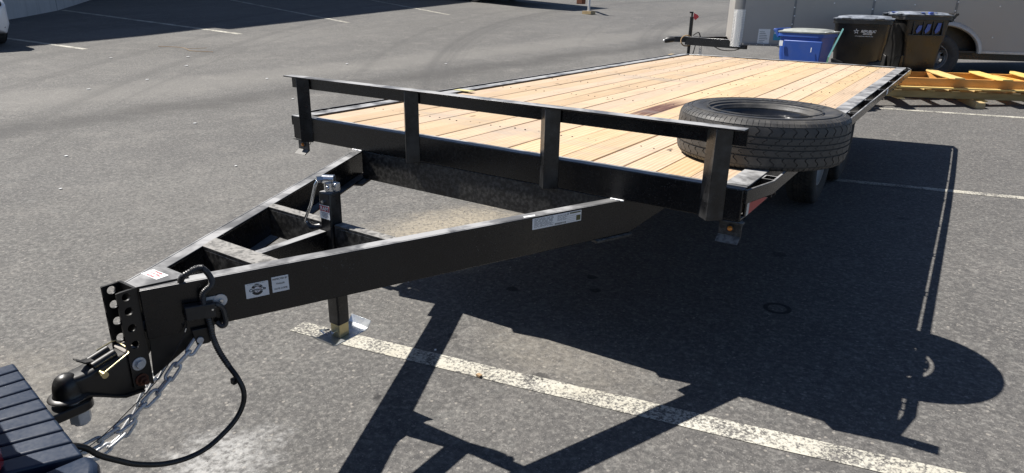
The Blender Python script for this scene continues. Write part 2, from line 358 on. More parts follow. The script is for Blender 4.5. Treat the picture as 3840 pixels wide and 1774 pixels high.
# ------------------------------------------------------------------ mesh helpers
class MB:
    def __init__(s):
        s.v, s.f, s.mi = [], [], []
    def add(s, vs, fs, mi=0):
        n = len(s.v)
        s.v += [tuple(v) for v in vs]
        for f in fs:
            s.f.append([i + n for i in f])
            s.mi.append(mi)
        return s
    def hexa(s, b, t, mi=0):
        """bottom 4 points and top 4 points"""
        return s.add(list(b) + list(t), [(3, 2, 1, 0), (4, 5, 6, 7), (0, 1, 5, 4), (1, 2, 6, 5), (2, 3, 7, 6), (3, 0, 4, 7)], mi)
    def box(s, x0, x1, y0, y1, z0, z1, mi=0):
        return s.hexa([(x0, y0, z0), (x1, y0, z0), (x1, y1, z0), (x0, y1, z0)], [(x0, y0, z1), (x1, y0, z1), (x1, y1, z1), (x0, y1, z1)], mi)
    def obox(s, c, ux, uy, uz, mi=0):
        c, ux, uy, uz = map(Vector, (c, ux, uy, uz))
        b = [c - ux - uy - uz, c + ux - uy - uz, c + ux + uy - uz, c - ux + uy - uz]
        return s.hexa(b, [p + 2 * uz for p in b], mi)
    def bar(s, a, b, w, h, up=(0, 0, 1), mi=0):
        a, b = Vector(a), Vector(b)
        d = (b - a).normalized()
        sd = d.cross(Vector(up)).normalized()
        u = sd.cross(d)
        return s.obox((a + b) / 2, (b - a) / 2, sd * w / 2, u * h / 2, mi)
    def prism(s, poly, vec, mi=0):
        """planar polygon extruded by vec"""
        n = len(poly)
        vec = Vector(vec)
        vs = [Vector(p) for p in poly] + [Vector(p) + vec for p in poly]
        fs = [list(range(n))[::-1], list(range(n, 2 * n))] + [(i, (i + 1) % n, n + (i + 1) % n, n + i) for i in range(n)]
        return s.add(vs, fs, mi)
    def loft(s, rings, caps=True, closed=False, mi=0):
        n = len(rings[0])
        m = len(rings)
        vs = [p for r in rings for p in r]
        fs = []
        for i in range(m if closed else m - 1):
            for j in range(n):
                a, b = i * n + j, i * n + (j + 1) % n
                c = ((i + 1) % m) * n
                fs.append((a, b, c + (j + 1) % n, c + j))
        if caps and not closed:
            fs.append(list(range(n))[::-1])
            fs.append([(m - 1) * n + j for j in range(n)])
        return s.add(vs, fs, mi)
    def tube(s, pts, r, seg=8, closed=False, mi=0, caps=True):
        pts = [Vector(p) for p in pts]
        n = len(pts)
        rings = []
        prev = None
        for i in range(n):
            if closed:
                t = (pts[(i + 1) % n] - pts[i - 1]).normalized()
            else:
                t = (pts[min(i + 1, n - 1)] - pts[max(i - 1, 0)]).normalized()
            if prev is None:
                a = Vector((0, 0, 1)) if abs(t.z) < 0.9 else Vector((1, 0, 0))
                u = t.cross(a).normalized()
            else:
                u = (prev - t * prev.dot(t)).normalized()
            prev = u
            w = t.cross(u)
            rr = r[i] if isinstance(r, (list, tuple)) else r
            rings.append([pts[i] + rr * (cos(2 * pi * j / seg) * u + sin(2 * pi * j / seg) * w) for j in range(seg)])
        return s.loft(rings, caps, closed, mi)
    def cyl(s, a, b, r, seg=16, mi=0):
        return s.tube([a, b], r, seg, mi=mi)
    def lathe(s, prof, seg=48, M_=None, closed=False, mi=0):
        """profile of (radius, height) turned round Z, placed by matrix M_"""
        M_ = M_ or Matrix.Identity(4)
        rings = []
        for j in range(seg):
            a = 2 * pi * j / seg
            rings.append([M_ @ Vector((r * cos(a), r * sin(a), z)) for r, z in prof])
        n = len(prof)
        vs = [p for r in rings for p in r]
        fs = []
        for j in range(seg):
            k = (j + 1) % seg
            for i in range(n if closed else n - 1):
                i2 = (i + 1) % n
                fs.append((j * n + i, k * n + i, k * n + i2, j * n + i2))
        return s.add(vs, fs, mi)
    def sphere(s, c, r, seg=16, rings=10, mi=0, sc=(1, 1, 1)):
        c = Vector(c)
        prof = [(max(1e-4, sin(pi * i / rings)) * r, -cos(pi * i / rings) * r) for i in range(rings + 1)]
        return s.lathe(prof, seg, Matrix.Translation(c) @ Matrix.Diagonal((*sc, 1)), mi=mi)
    def build(s, name, mats, parent=None, bevel=0.0, smooth=40, seg=2, fix=True):
        me = bpy.data.meshes.new(name)
        me.from_pydata(s.v, [], s.f)
        if not isinstance(mats, (list, tuple)):
            mats = [mats]
        for m in mats:
            me.materials.append(MAT[m] if isinstance(m, str) else m)
        for p, i in zip(me.polygons, s.mi):
            p.material_index = i
        if fix:
            bm = bmesh.new()
            bm.from_mesh(me)
            bmesh.ops.recalc_face_normals(bm, faces=bm.faces)
            bm.to_mesh(me)
            bm.free()
        if smooth:
            me.shade_smooth()
            me.set_sharp_from_angle(angle=radians(smooth))
        o = bpy.data.objects.new(name, me)
        COL.objects.link(o)
        if parent:
            o.parent = parent
        if bevel:
            b = o.modifiers.new('bevel', 'BEVEL')
            b.width = bevel
            b.segments = seg
            b.limit_method = 'ANGLE'
            b.angle_limit = radians(35)
            b.harden_normals = False
        return o

def empty(name, loc=(0, 0, 0), rz=0.0, parent=None):
    o = bpy.data.objects.new(name, None)
    o.location = loc
    o.rotation_euler = (0, 0, rz)
    o.empty_display_size = 0.1
    COL.objects.link(o)
    if parent:
        o.parent = parent
    return o

def tag(o, label, cat, group=None):
    o['label'] = label
    o['category'] = cat
    if group:
        o['group'] = group
    return o

def struct(o, kind='structure'):
    o['kind'] = kind
    return o

def lab(o, text):
    o['label'] = text
    return o

def share(src, name, parent, loc=None, rot=None):
    c = src.copy()
    c.name = name
    COL.objects.link(c)
    c.parent = parent
    if loc is not None:
        c.location = loc
    if rot is not None:
        c.rotation_euler = rot
    return c

def copy_tree(o, parent=None):
    c = o.copy()
    COL.objects.link(c)
    c.parent = parent
    for ch in list(o.children):
        copy_tree(ch, c)
    return c

def text(body, size, origin, ux, uy, mat, parent, name='lettering', align='CENTER', bold=0.0, shear=0.0, sx=1.0):
    """flat print lying on a surface: origin, text direction ux, up direction uy"""
    cu = bpy.data.curves.new(name, 'FONT')
    cu.body = body
    cu.size = size
    cu.align_x = align
    cu.align_y = 'CENTER'
    cu.offset = bold
    cu.shear = shear
    cu.materials.append(MAT[mat])
    cu.resolution_u = 3
    o = bpy.data.objects.new(name, cu)
    COL.objects.link(o)
    o.parent = parent
    ux, uy = Vector(ux).normalized(), Vector(uy)
    uz = ux.cross(uy).normalized()
    uy = uz.cross(ux)
    origin = Vector(origin)
    o.matrix_local = Matrix(((ux.x * sx, uy.x, uz.x, origin.x), (ux.y * sx, uy.y, uz.y, origin.y), (ux.z * sx, uy.z, uz.z, origin.z), (0, 0, 0, 1)))
    return o

# ------------------------------------------------------------------ ground
def sp(t, w):
    t = t / w
    return w * (t if t > 30 else log1p(exp(t)))
def gh(x, y):
    """height of the gently sloping yard"""
    return (.033 * (sp(x + .3, .4) - sp(x - 9, 2.)) - .018 + .004 * (max(-40, min(y, 60)) + .8)
            + .045 * (sp(y - 5, 1.) - sp(y - 34, 3.)) + .05 * (sp(-x - 4, 1.5) - sp(-x - 34, 3.)))

def axis(a, b, fine, lo, hi):
    r = [a]
    v = a
    while v < b - 1e-6:
        d = 0
        if v < lo - 1e-6:
            v = min(lo, v + max(fine, (lo - v) * 0.16))
        elif v < hi - 1e-6:
            v = min(hi, v + fine)
        else:
            v = min(b, v + max(fine, (v - hi) * 0.16 + fine))
        r.append(v)
    return r
gx = axis(-140, 140, 0.3, -9, 6)
gy = axis(-60, 220, 0.3, -3, 12)
g = MB()
for yy in gy:
    for xx in gx:
        g.v.append((xx, yy, gh(xx, yy)))
n = len(gx)
for j in range(len(gy) - 1):
    for i in range(n - 1):
        g.f.append([j * n + i, j * n + i + 1, (j + 1) * n + i + 1, (j + 1) * n + i])
        g.mi.append(0)
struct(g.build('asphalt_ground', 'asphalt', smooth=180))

def painted_line(a, b, w, name='parking_line'):
    """strip lying on the yard 4 mm proud of it, its ends a little ragged"""
    a, b = Vector(a), Vector(b)
    d = b - a
    L = d.length
    d.normalize()
    nrm = Vector((-d.y, d.x))
    m = MB()
    N = max(2, int(L / 0.2))
    pts = []
    for i in range(N + 1):
        p = a + d * (L * i / N)
        for s_ in (-1, 1):
            q = p + nrm * s_ * (w / 2 + random.uniform(-.004, .004))
            pts.append((q.x, q.y, gh(q.x, q.y) + .0028))
    m.v = pts
    m.f = [[2 * i, 2 * i + 2, 2 * i + 3, 2 * i + 1] for i in range(N)]
    m.mi = [0] * N
    return struct(m.build(name, 'line', smooth=180))
painted_line((-.70, -.495), (4.6, .39), .11)
painted_line((.7, 4.02), (6.5, 4.58), .09)
painted_line((.2, 8.08), (7.0, 8.0), .1)
painted_line((-20.05, 7.25), (-12.68, 7.76), .15)
painted_line((-19.0, 2.9), (-12.34, 4.12), .13)
painted_line((-20.5, 13.0), (-12.87, 11.33), .13)
painted_line((-19.0, 17.6), (-12.48, 15.3), .12)
painted_line((-2.2, 9.2), (-.9, 10.6), .13)

# ------------------------------------------------------------------ flatbed trailer
Ht, zb, HB, L = .583, .4595, 1.22, 5.97
T = empty('flatbed_trailer', (0, 0, ZO))
tag(T, 'long black flatbed trailer with a pine plank deck and an open A-frame tongue', 'trailer')

def cprofile_x(x0, x1, y, z0, z1, fl, th, sgn=1):
    """C channel along X, web at y, flanges towards sgn*y"""
    s_ = sgn
    poly = [(x0, y, z0), (x0, y, z1), (x0, y + s_ * fl, z1), (x0, y + s_ * fl, z1 - th), (x0, y + s_ * th, z1 - th * 1.3),
            (x0, y + s_ * th, z0 + th * 1.3), (x0, y + s_ * fl, z0 + th), (x0, y + s_ * fl, z0)]
    return MB().prism(poly, (x1 - x0, 0, 0))

cprofile_x(-HB, HB, 0, zb, Ht, .06, .009).build('front_beam', 'steel', T, bevel=.0085, seg=4)
cprofile_x(-HB, HB, L, zb, Ht, .05, .009, -1).build('rear_beam', 'steel', T, bevel=.004)
for s_ in (-1, 1):
    X = s_ * HB
    poly = [(X, .061, zb), (X, .061, Ht + .001), (X - s_ * .088, .061, Ht + .001), (X - s_ * .088, .061, Ht - .011), (X - s_ * .01, .061, Ht - .012),
            (X - s_ * .01, .061, zb + .012), (X - s_ * .07, .061, zb + .01), (X - s_ * .07, .061, zb)]
    MB().prism(poly, (0, L - .112, 0)).build('side_rail', 'steel', T, bevel=.003)
    pts = [(s_ * 1.2225, .002), (s_ * 1.268, .2), (s_ * 1.268, L - .16), (s_ * 1.224, L - .005)]
    m = MB()
    rings = []
    for (px, py) in pts:
        rings.append([(px, py, Ht - .052), (px + s_ * .01, py, Ht - .052), (px + s_ * .01, py, Ht), (px, py, Ht)])
    m.loft(rings).build('rub_rail', 'steel', T, bevel=.002)
    # stake pockets between side rail and rub rail
    for yy in (.26, .84, 1.55, 2.26, 2.95, 3.69, 4.39, 5.11, 5.72):
        m = MB()
        for e in (-.032, .026):
            m.box(min(X + s_ * .007, X + s_ * .0475), max(X + s_ * .007, X + s_ * .0475), yy + e, yy + e + .006, Ht - .075, Ht - .004)
        m = MB()
        xa, xb, xc_ = X + s_ * .001, X + s_ * .0475, X + s_ * .007
        m.prism([(xb, yy - .032, Ht - .075), (xa, yy - .032, Ht - .075), (xa, yy + .032, Ht - .075), (xb, yy + .032, Ht - .075), (xb, yy + .026, Ht - .075), (xc_, yy + .026, Ht - .075), (xc_, yy - .026, Ht - .075), (xb, yy - .026, Ht - .075)], (0, 0, .071))
        m.build('stake_pocket', 'steel', T)
    # reflective tape on the lower web of the side rail
    yy = .072
    k_ = 0
    while yy < 5.5:
        ln = (.03, .27, .16, .28)[k_ % 4] if k_ < 3 else (.17, .28)[k_ % 2]
        m = MB()
        xx = X + s_ * .0015
        m.box(min(X + s_ * .0003, xx), max(X + s_ * .0003, xx), yy, yy + ln, zb + .006, zb + .058)
        t_ = m.build('reflective_tape', 'tape_white' if k_ % 2 == 0 else 'tape_red', T)
        lab(t_, 'white reflective strip' if k_ % 2 == 0 else 'red reflective strip')
        yy += ln + .001
        k_ += 1

# deck planks
xw = HB - .0895
nb = 16
pw = 2 * xw / nb
for i in range(nb):
    x0 = -xw + pw * i
    m = MB()
    gp = random.uniform(.002, .0036)
    dz = random.uniform(-.0018, .0018)
    N = 12
    rings = []
    y0, y1 = .063, L - .053
    ph = random.uniform(0, 6)
    for j in range(N + 1):
        yy = y0 + (y1 - y0) * j / N
        zt = Ht - .0095 + dz + .0012 * sin(ph + yy * 1.7)
        xa, xb = x0 + gp / 2, x0 + pw - gp / 2
        c_ = .0028
        rings.append([(xa, yy, zt - .034), (xb, yy, zt - .034), (xb, yy, zt - c_), (xb - c_, yy, zt), (xa + c_, yy, zt), (xa, yy, zt - c_)])
    m.loft(rings)
    # centre each plank's own origin so the grain differs
    m.v = [(v[0] - (x0 + pw / 2), v[1], v[2]) for v in m.v]
    o = m.build('deck_plank', 'deck', T, smooth=30)
    o.location = (x0 + pw / 2, 0, 0)
# screw heads in rows on the planks
m = MB()
for yy in (.5, 1.15, 1.85, 2.55, 3.25, 3.95, 4.65, 5.3, 5.8):
    for i in range(nb):
        for e in (.3, .7):
            x_ = -xw + pw * (i + e) + random.uniform(-.008, .008)
            y_ = yy + random.uniform(-.012, .012)
            z_ = Ht - .0075
            m.add([(x_ + .0042 * cos(a * pi / 3), y_ + .0042 * sin(a * pi / 3), z_) for a in range(6)] +
                  [(x_ + .005 * cos(a * pi / 3), y_ + .005 * sin(a * pi / 3), z_ - .004) for a in range(6)],
                  [(0, 1, 2, 3, 4, 5)] + [(a, a + 6, (a + 1) % 6 + 6, (a + 1) % 6) for a in range(6)])
struct(m.build('deck_screws', 'steel_clean', T, smooth=0), 'stuff')

# under-deck frame
for s_ in (-1, 1):
    x_ = s_ * .43
    poly = [(x_ - .05, .012, .312), (x_ + .05, .012, .312), (x_ + .05, .012, .322), (x_ + .005, .012, .324), (x_ + .005, .012, .447), (x_ + .05, .012, .449), (x_ + .05, .012, .458),
            (x_ - .05, .012, .458), (x_ - .05, .012, .449), (x_ - .005, .012, .447), (x_ - .005, .012, .324), (x_ - .05, .012, .322)]
    MB().prism(poly, (0, L - .02, 0)).build('main_rail', 'dusty', T)
for k_ in range(9):
    yy = .6 + k_ * .62
    MB().box(-HB + .012, HB - .012, yy, yy + .04, .459, .537).build('crossmember', 'dusty', T)
m = cprofile_x(-.705, .705, .003, .312, .4565, .05, .008)
m.build('lower_crossbeam', 'dusty', T, bevel=.003)
m = MB()
for i in range(60):
    x_ = -.69 + i * 1.38 / 59
    m.sphere((x_, .0, .4575), random.uniform(.002, .003), 6, 4, sc=(4, .8, .8))
struct(m.build('weld_bead', 'steel_clean', T), 'stuff')

for (x_, w_) in ((-.728, .026), (.735, .022)):
    m = MB()
    for q_ in range(5):
        m.sphere((x_ + w_ * (q_ / 2 - 1), -.006 + .003 * (q_ % 2), zb + .001), .0065, 8, 5, sc=(1.4, 1, .6))
    struct(m.build('bare_weld', 'label', T), 'stuff')
# headboard rail
poly = [(-1.206, -.047, .801), (-1.206, .0125, .801), (-1.206, .0125, .735), (-1.206, .006, .735), (-1.206, .006, .7945), (-1.206, -.047, .7945)]
MB().prism(poly, (2.412, 0, 0)).build('top_rail', 'steel', T, bevel=.0015)
for xc in (-1.108, -.352, .412, 1.112):
    m = MB()
    hw, dp, th = .047, .046, .006
    zt, z0 = .794, zb - .004
    sec = [(-hw, -.0005), (0, -dp), (hw, -.0005), (hw - th * 1.4, -.0005), (0, -dp + th * 1.42), (-hw + th * 1.4, -.0005)]
    m.loft([[(xc + a, b, z0) for a, b in sec], [(xc + a, b, zt) for a, b in sec]])
    m.build('rail_post', 'post', T, bevel=.0018)

# tongue beams
def tongue(P0, Pf, inward):
    """C channel whose web runs from Pf (front) through P0 and on under the deck; flanges point inward"""
    P0, Pf = Vector(P0), Vector(Pf)
    d = (P0 - Pf).normalized()
    inn = Vector((-d.y, d.x)) * inward
    rear = P0 + d * .42
    cut = P0 + d * .05
    zt, z0 = zb - .0008, .313
    def P(q, o, z):
        return (q.x + inn.x * o, q.y + inn.y * o, z)
    m = MB()
    web = [P(Pf, 0, z0), P(cut, 0, z0), P(rear, 0, zt - .01), P(rear, 0, zt), P(Pf, 0, zt)]
    m.prism(web, (inn.x * .008, inn.y * .008, 0))
    fl = .05
    def strip(a, b, z, h):
        m.hexa([P(a, .0078, z), P(b, .0078, z), P(b, fl, z), P(a, fl, z)], [P(a, .0078, z + h), P(b, .0078, z + h), P(b, fl, z + h), P(a, fl, z + h)])
    strip(Pf + d * .002, rear, zt - .009, .009)
    strip(Pf + d * .002, cut, z0, .009)
    o = m.build('tongue_beam', 'steel', T, bevel=.0025)
    return d, inn
dR, iR = tongue((.753, .0), (.086, -1.576), 1)
dL, iL = tongue((-.753, .006), (-.005, -1.576), -1)
nR = Vector((dR.y, -dR.x))           # outward normal of the right beam's web
def onR(t, z, off=0.0):
    """point on the right beam's outer face, t metres back from its front end"""
    return Vector((.086 + dR.x * t + nR.x * off, -1.576 + dR.y * t + nR.y * off, z))
# foot plates welded beneath the beams at the deck
for s_ in (-1, 1):
    q = [(.715, -.12), (.79, .05), (.70, .09), (.625, -.08)]
    MB().prism([(s_ * a, b, .301) for a, b in q], (0, 0, .0115)).build('foot_plate', 'dusty', T, bevel=.002)
# crossmembers of the tongue
def seg_x(y):                         # inner edges of both beams at y
    return (-.753 + .05 * .92 + (.006 - y) * .4728 + .004, .753 - .05 * .92 + y * .4232 - .004)
a, b = seg_x(-1.243)
m = MB()
xa0, xb0 = seg_x(-1.277); xa1, xb1 = seg_x(-1.207)
m.hexa([(xa0, -1.277, .448), (xb0, -1.277, .448), (xb1, -1.207, .448), (xa1, -1.207, .448)], [(xa0, -1.277, .4588), (xb0, -1.277, .4588), (xb1, -1.207, .4588), (xa1, -1.207, .4588)])
m.hexa([(xa0, -1.277, .36), (xb0, -1.277, .36), (xb0, -1.268, .36), (xa0, -1.268, .36)], [(xa0, -1.277, .4478), (xb0, -1.277, .4478), (xb0, -1.268, .4478), (xa0, -1.268, .4478)])
m.build('tongue_brace', 'dusty', T, bevel=.002)
m = MB()
xa0, xb0 = seg_x(-.89); xa1, xb1 = seg_x(-.851)
for (x0, x1, x2, x3) in ((xa0, .021, .021, xa1), (.079, xb0, xb1, .079)):
    m.hexa([(x0, -.89, .449), (x1, -.89, .449), (x2, -.851, .449), (x3, -.851, .449)], [(x0, -.89, .4588), (x1, -.89, .4588), (x2, -.851, .4588), (x3, -.851, .4588)])
    m.hexa([(x0, -.89, .345), (x1, -.89, .345), (x1, -.882, .345), (x0, -.882, .345)], [(x0, -.89, .4488), (x1, -.89, .4488), (x1, -.882, .4488), (x0, -.882, .4488)])
m.build('tongue_brace', 'dusty', T, bevel=.002)
m = MB()
m.hexa([(.017, -1.2065, .345), (.053, -1.2065, .345), (.053, -.9025, .345), (.017, -.9025, .345)], [(.017, -1.2065, .434), (.053, -1.2065, .434), (.053, -.9025, .434), (.017, -.9025, .434)])
m.build('centre_member', 'steel', T, bevel=.002)
# front cap plate
m = MB()
m.prism([(-.028, -1.446, .4594), (.108, -1.446, .4594), (.066, -1.572, .4594), (.016, -1.572, .4594)], (0, 0, .005))
m.build('tongue_cap', 'steel', T, bevel=.0015)

# coupler channel with bolt holes
def holed_strip(m, w, hs, r, th, place, nseg=16):
    """plate of stacked cells each with a round hole; place(u, v, t) maps to 3-D"""
    v0 = 0.0
    for h in hs:
        cu_, cv = w / 2, v0 + h / 2
        angs = [2 * pi * (i + .5) / nseg for i in range(nseg)]
        out, inn_ = [], []
        for a_ in angs:
            c_, s_ = cos(a_), sin(a_)
            k_ = min((w / 2) / abs(c_) if abs(c_) > 1e-6 else 1e9, (h / 2) / abs(s_) if abs(s_) > 1e-6 else 1e9)
            out.append((cu_ + c_ * k_, cv + s_ * k_))
            inn_.append((cu_ + c_ * r, cv + s_ * r))
        rings = []
        for t in (0, th):
            rings.append([place(u, v, t) for u, v in out])
            rings.append([place(u, v, t) for u, v in inn_])
        vs = [p for q in rings for p in q]
        fs = []
        for i in range(nseg):
            j = (i + 1) % nseg
            fs += [(i, j, nseg + j, nseg + i), (2 * nseg + j, 2 * nseg + i, 3 * nseg + i, 3 * nseg + j), (nseg + i, nseg + j, 3 * nseg + j, 3 * nseg + i),
                   (i, 2 * nseg + i, 2 * nseg + j, j)]
        # square off corners
        cor = [(w, v0 + h), (0, v0 + h), (0, v0), (w, v0)]
        base = len(vs)
        vs += [place(u, v, 0) for u, v in cor] + [place(u, v, th) for u, v in cor]
        for ci, (u, v) in enumerate(cor):
            best = sorted(range(nseg), key=lambda i: (out[i][0] - u) ** 2 + (out[i][1] - v) ** 2)[:2]
            fs += [(base + ci, best[0], best[1]), (base + 4 + ci, 2 * nseg + best[1], 2 * nseg + best[0])]
        m.add(vs, fs)
        v0 += h
m = MB()
cx = .0375
m.box(-.0035, .0785, -1.5835, -1.5765, .175, .4685)
hs = [.032, .05, .05, .05, .05, .05]
holed_strip(m, .046, [.05] * 5 + [.0335], .0115, .007, lambda u, v, t: (.0715 + t, -1.5838 - .046 + u, .185 + v))
holed_strip(m, .046, [.05] * 5 + [.0335], .0115, .007, lambda u, v, t: (-.0035 + t, -1.5838 - .046 + u, .185 + v))
m.build('coupler_channel', 'steel_clean', T)
for s_ in (1, -1):
    xo = .0785 if s_ > 0 else -.0035
    m = MB()
    if s_ > 0:
        poly = [onR(-.002, .192, -.009), onR(.005, .3125, -.009), onR(.165, .3125, -.009), onR(.155, .285, -.009), onR(.115, .272, -.009)]
        nn = (-nR.x * .007, -nR.y * .007, 0)
    else:
        poly = [(-.003, -1.574, .192), (-.006, -1.57, .3125), (-.085, -1.41, .3125), (-.078, -1.42, .285), (-.06, -1.45, .27)]
        nn = (.007, .003, 0)
    m.prism(poly, nn).build('gusset_plate', 'steel_clean', T, bevel=.001)
# chain lug and pin
m = MB()
m.prism([onR(.108, .318, .001), onR(.17, .318, .001), onR(.168, .285, .001), onR(.15, .268, .001), onR(.118, .268, .001)], (nR.x * .012, nR.y * .012, 0))
m.build('chain_lug', 'steel_clean', T, bevel=.002)
c_ = onR(.127, .285, .013)
MB().cyl(c_, c_ + Vector((nR.x * .006, nR.y * .006, 0)), .0095, 14).build('chain_pin', 'galv', T, bevel=.001)
# bolts through the channel
MB().cyl((.0787, -1.607, .2515), (.0815, -1.607, .2515), .019, 20).cyl((.0815, -1.607, .2515), (.091, -1.607, .2515), .0125, 6).build('coupler_bolt', 'galv', T, bevel=.001)
b_ = MB().cyl((.0787, -1.607, .202), (.082, -1.607, .202), .018, 18).cyl((.082, -1.607, .202), (.094, -1.607, .202), .0125, 6).cyl((.094, -1.607, .202), (.106, -1.607, .202), .0072, 12)
lab(b_.build('coupler_bolt', 'rust', T, bevel=.001), 'rusty nut and stud')

# coupler
C = MB()
def ring_rect(y, xc, w, z0, z1, r=.012, n=5):
    pts = []
    for (qx, qz, a0) in ((xc + w / 2 - r, z1 - r, 0), (xc - w / 2 + r, z1 - r, 90), (xc - w / 2 + r, z0 + .002, 180), (xc + w / 2 - r, z0 + .002, 270)):
        rr = r if a0 in (0, 90) else .002
        for i in range(n):
            a = radians(a0 + 90 * i / (n - 1))
            ox = (r - rr) * (1 if a0 in (0, 270) else -1)
            pts.append((qx + ox + rr * cos(a), y, qz + rr * sin(a)))
    return pts
st = [(-1.598, .068, .165, .292), (-1.64, .068, .168, .29), (-1.68, .068, .186, .287), (-1.705, .067, .202, .283), (-1.73, .066, .214, .279), (-1.75, .064, .2215, .278), (-1.768, .05, .223, .276)]
C.loft([ring_rect(y, cx, w, z0, z1, .014) for y, w, z0, z1 in st])
bc = Vector((cx, -1.772, .2535))
C.lathe([(.0001, .033), (.01, .0316), (.018, .0274), (.025, .0205), (.0295, .0115), (.0325, .002), (.034, -.009), (.0345, -.02), (.037, -.026), (.047, -.029), (.049, -.032), (.047, -.035), (.03, -.035)], 32, Matrix.Translation(bc))
C.loft([[(cx - w_, y_, z_), (cx + w_, y_, z_), (cx + w_, y_, z_ + .006), (cx - w_, y_, z_ + .006)] for y_, z_, w_ in ((-1.772, .2185, .044), (-1.74, .217, .043), (-1.71, .2, .042), (-1.685, .184, .041), (-1.655, .168, .041), (-1.603, .162, .041))])
CP = C.build('coupler', 'steel_clean', T, smooth=50)
m = MB()
for e in (-.017, .017):
    m.cyl((cx + e, -1.712, .283), (cx + e, -1.65, .298), .0115, 14)
m.build('latch_barrel', 'steel_clean', CP, bevel=.002)
MB().loft([[(cx - .02, -1.70, .29), (cx + .012, -1.70, .29), (cx + .012, -1.70, .295), (cx - .02, -1.70, .295)],
           [(cx - .018, -1.722, .293), (cx + .008, -1.722, .293), (cx + .008, -1.722, .298), (cx - .018, -1.722, .298)],
           [(cx - .016, -1.74, .308), (cx + .004, -1.74, .308), (cx + .004, -1.74, .312), (cx - .016, -1.74, .312)]]).build('latch_lever', 'steel_clean', CP, bevel=.001)
MB().cyl((cx - .02, -1.703, .274), (cx + .055, -1.703, .27), .0055, 10).cyl((cx + .053, -1.703, .27), (cx + .062, -1.703, .2695), .009, 12).tube(
    [(cx + .057, -1.70, .276), (cx + .055, -1.665, .289), (cx + .047, -1.63, .297), (cx + .034, -1.623, .304), (cx - .03, -1.623, .308), (cx - .036, -1.63, .306), (cx - .037, -1.672, .296)], .0022, 6).build('latch_pin', 'gold', CP)
# stick-on sealant block on the shank
MB().box(cx - .03, cx + .03, -1.632, -1.6, .2905, .297).build('shank_pad', 'stone', CP, bevel=.004)

# jack
J = MB()
jx0, jx1, jy0, jy1 = .023, .077, -.9005, -.8465
J.box(jx0, jx1, jy0, jy1, .068, .573)
JK = J.build('jack', 'post', T, bevel=.006, seg=3)
_b0 = MB.build
def _jb(self, name, mats, parent=None, **kw):
    self.v = [(v[0] + .017, v[1] - .016, v[2] + .004) for v in self.v]
    return _b0(self, name, mats, parent, **kw)
MB.build = _jb
MB().box(.0095, .0565, -.8805, -.8335, .012, .07).build('drop_leg', 'gold', JK, bevel=.003)
pad = []
m = MB()
prof = [(-.097, .026), (-.088, .012), (-.07, .008), (.07, .008), (.084, .012), (.102, .036)]
rings = [[(-.022, -.848 + a, z), (.082, -.848 + a, z), (.082, -.848 + a, z + .004), (-.022, -.848 + a, z + .004)] for a, z in prof]
m.loft(rings).build('jack_foot', 'zincpad', JK, bevel=.001)
MB().cyl((.033, -.895, .035), (.033, -.872, .035), .006, 10).tube([(.02, -.893, .034), (.0, -.9, .022), (-.03, -.9, .03), (.0, -.903, .04), (.02, -.896, .045)], .003, 6).build('drop_leg_pin', 'zinc', JK)
m = MB()
m.cyl((.033, -.857, .568), (.033, -.857, .60), .0175, 20)
m.cyl((.014, -.868, .611), (.052, -.848, .611), .0155, 20)
m.box(.05, .072, -.862, -.842, .574, .602)
m.cyl((.047, -.882, .586), (.047, -.874, .586), .008, 6)
m.build('gear_head', 'zinc', JK, bevel=.0015)
m = MB()
m.tube([(.02, -.874, .611), (.008, -.886, .606), (.0, -.89, .59), (-.03, -.89, .515), (-.066, -.89, .458), (-.07, -.888, .447), (-.064, -.884, .438)], .0055, 10)
m.cyl((.009, -.8905, .612), (.022, -.868, .612), .012, 6)
m.build('crank_arm', 'zinc', JK)
MB().tube([(-.066, -.885, .44), (-.058, -.882, .43), (-.044, -.878, .424), (-.03, -.872, .428), (-.012, -.866, .433), (-.004, -.864, .434)], [.009, .012, .0135, .0135, .0125, .011], 12).build('crank_grip', 'loom', JK)
MB().cyl((.031, -.893, .536), (.031, -.8845, .536), .0055, 8).build('jack_bolt', 'zinc', JK)
# jack warning sticker with the red header RAM
m = MB()
m.box(.009, .0575, -.8858, -.8851, .474, .5235)
m.box(.0095, .057, -.8862, -.88585, .501, .521, 1)
st_ = m.build('jack_sticker', ['label', 'ink_red'], JK)
for body, sz, z_, mt in (('RAM', .02, .5105, 'white_ink'),):
    text(body, sz, (.05, -.9026, z_ + .004), (1, 0, 0), (0, 0, 1), mt, JK, bold=.0006)
for i, w_ in enumerate((.036, .03, .034, .022)):
    MB().box(.033 - w_ / 2, .033 + w_ / 2, -.8863, -.8859, .495 - i * .005, .4968 - i * .005).build('print_line', 'ink_grey', JK)

MB.build = _b0
# stickers on the tongue
def sticker(name, t0, t1, z0, z1, off=.0012):
    m = MB()
    a, b = onR(t0, z0, .0004), onR(t1, z0, .0004)
    m.prism([a, b, onR(t1, z1, .0004), onR(t0, z1, .0004)], (nR.x * .0008, nR.y * .0008, 0))
    return m.build(name, 'label', T)
dR3 = Vector((dR.x, dR.y, 0))
def tR(p):
    return (Vector((p[0], p[1])) - Vector((.086, -1.576))).dot(dR)
s1 = sticker('maker_sticker', .266, .331, .373, .4185)
lab(s1, 'white maker sticker with a round black emblem')
c_ = onR(.2985, .3965, .0015)
def disc_on_R(cn, r0, r1, mat, name, parent, a0=0, a1=360, off=0.0):
    m = MB()
    vs, fs = [], []
    N = 28
    for i in range(N + 1):
        a_ = radians(a0 + (a1 - a0) * i / N)
        for r_ in (r0, r1):
            vs.append(cn + dR3 * (r_ * cos(a_)) + Vector((0, 0, r_ * sin(a_))) + Vector((nR.x, nR.y, 0)) * off)
    for i in range(N):
        fs.append((2 * i, 2 * i + 1, 2 * i + 3, 2 * i + 2))
    return m.add(vs, fs).build(name, mat, parent, fix=False)
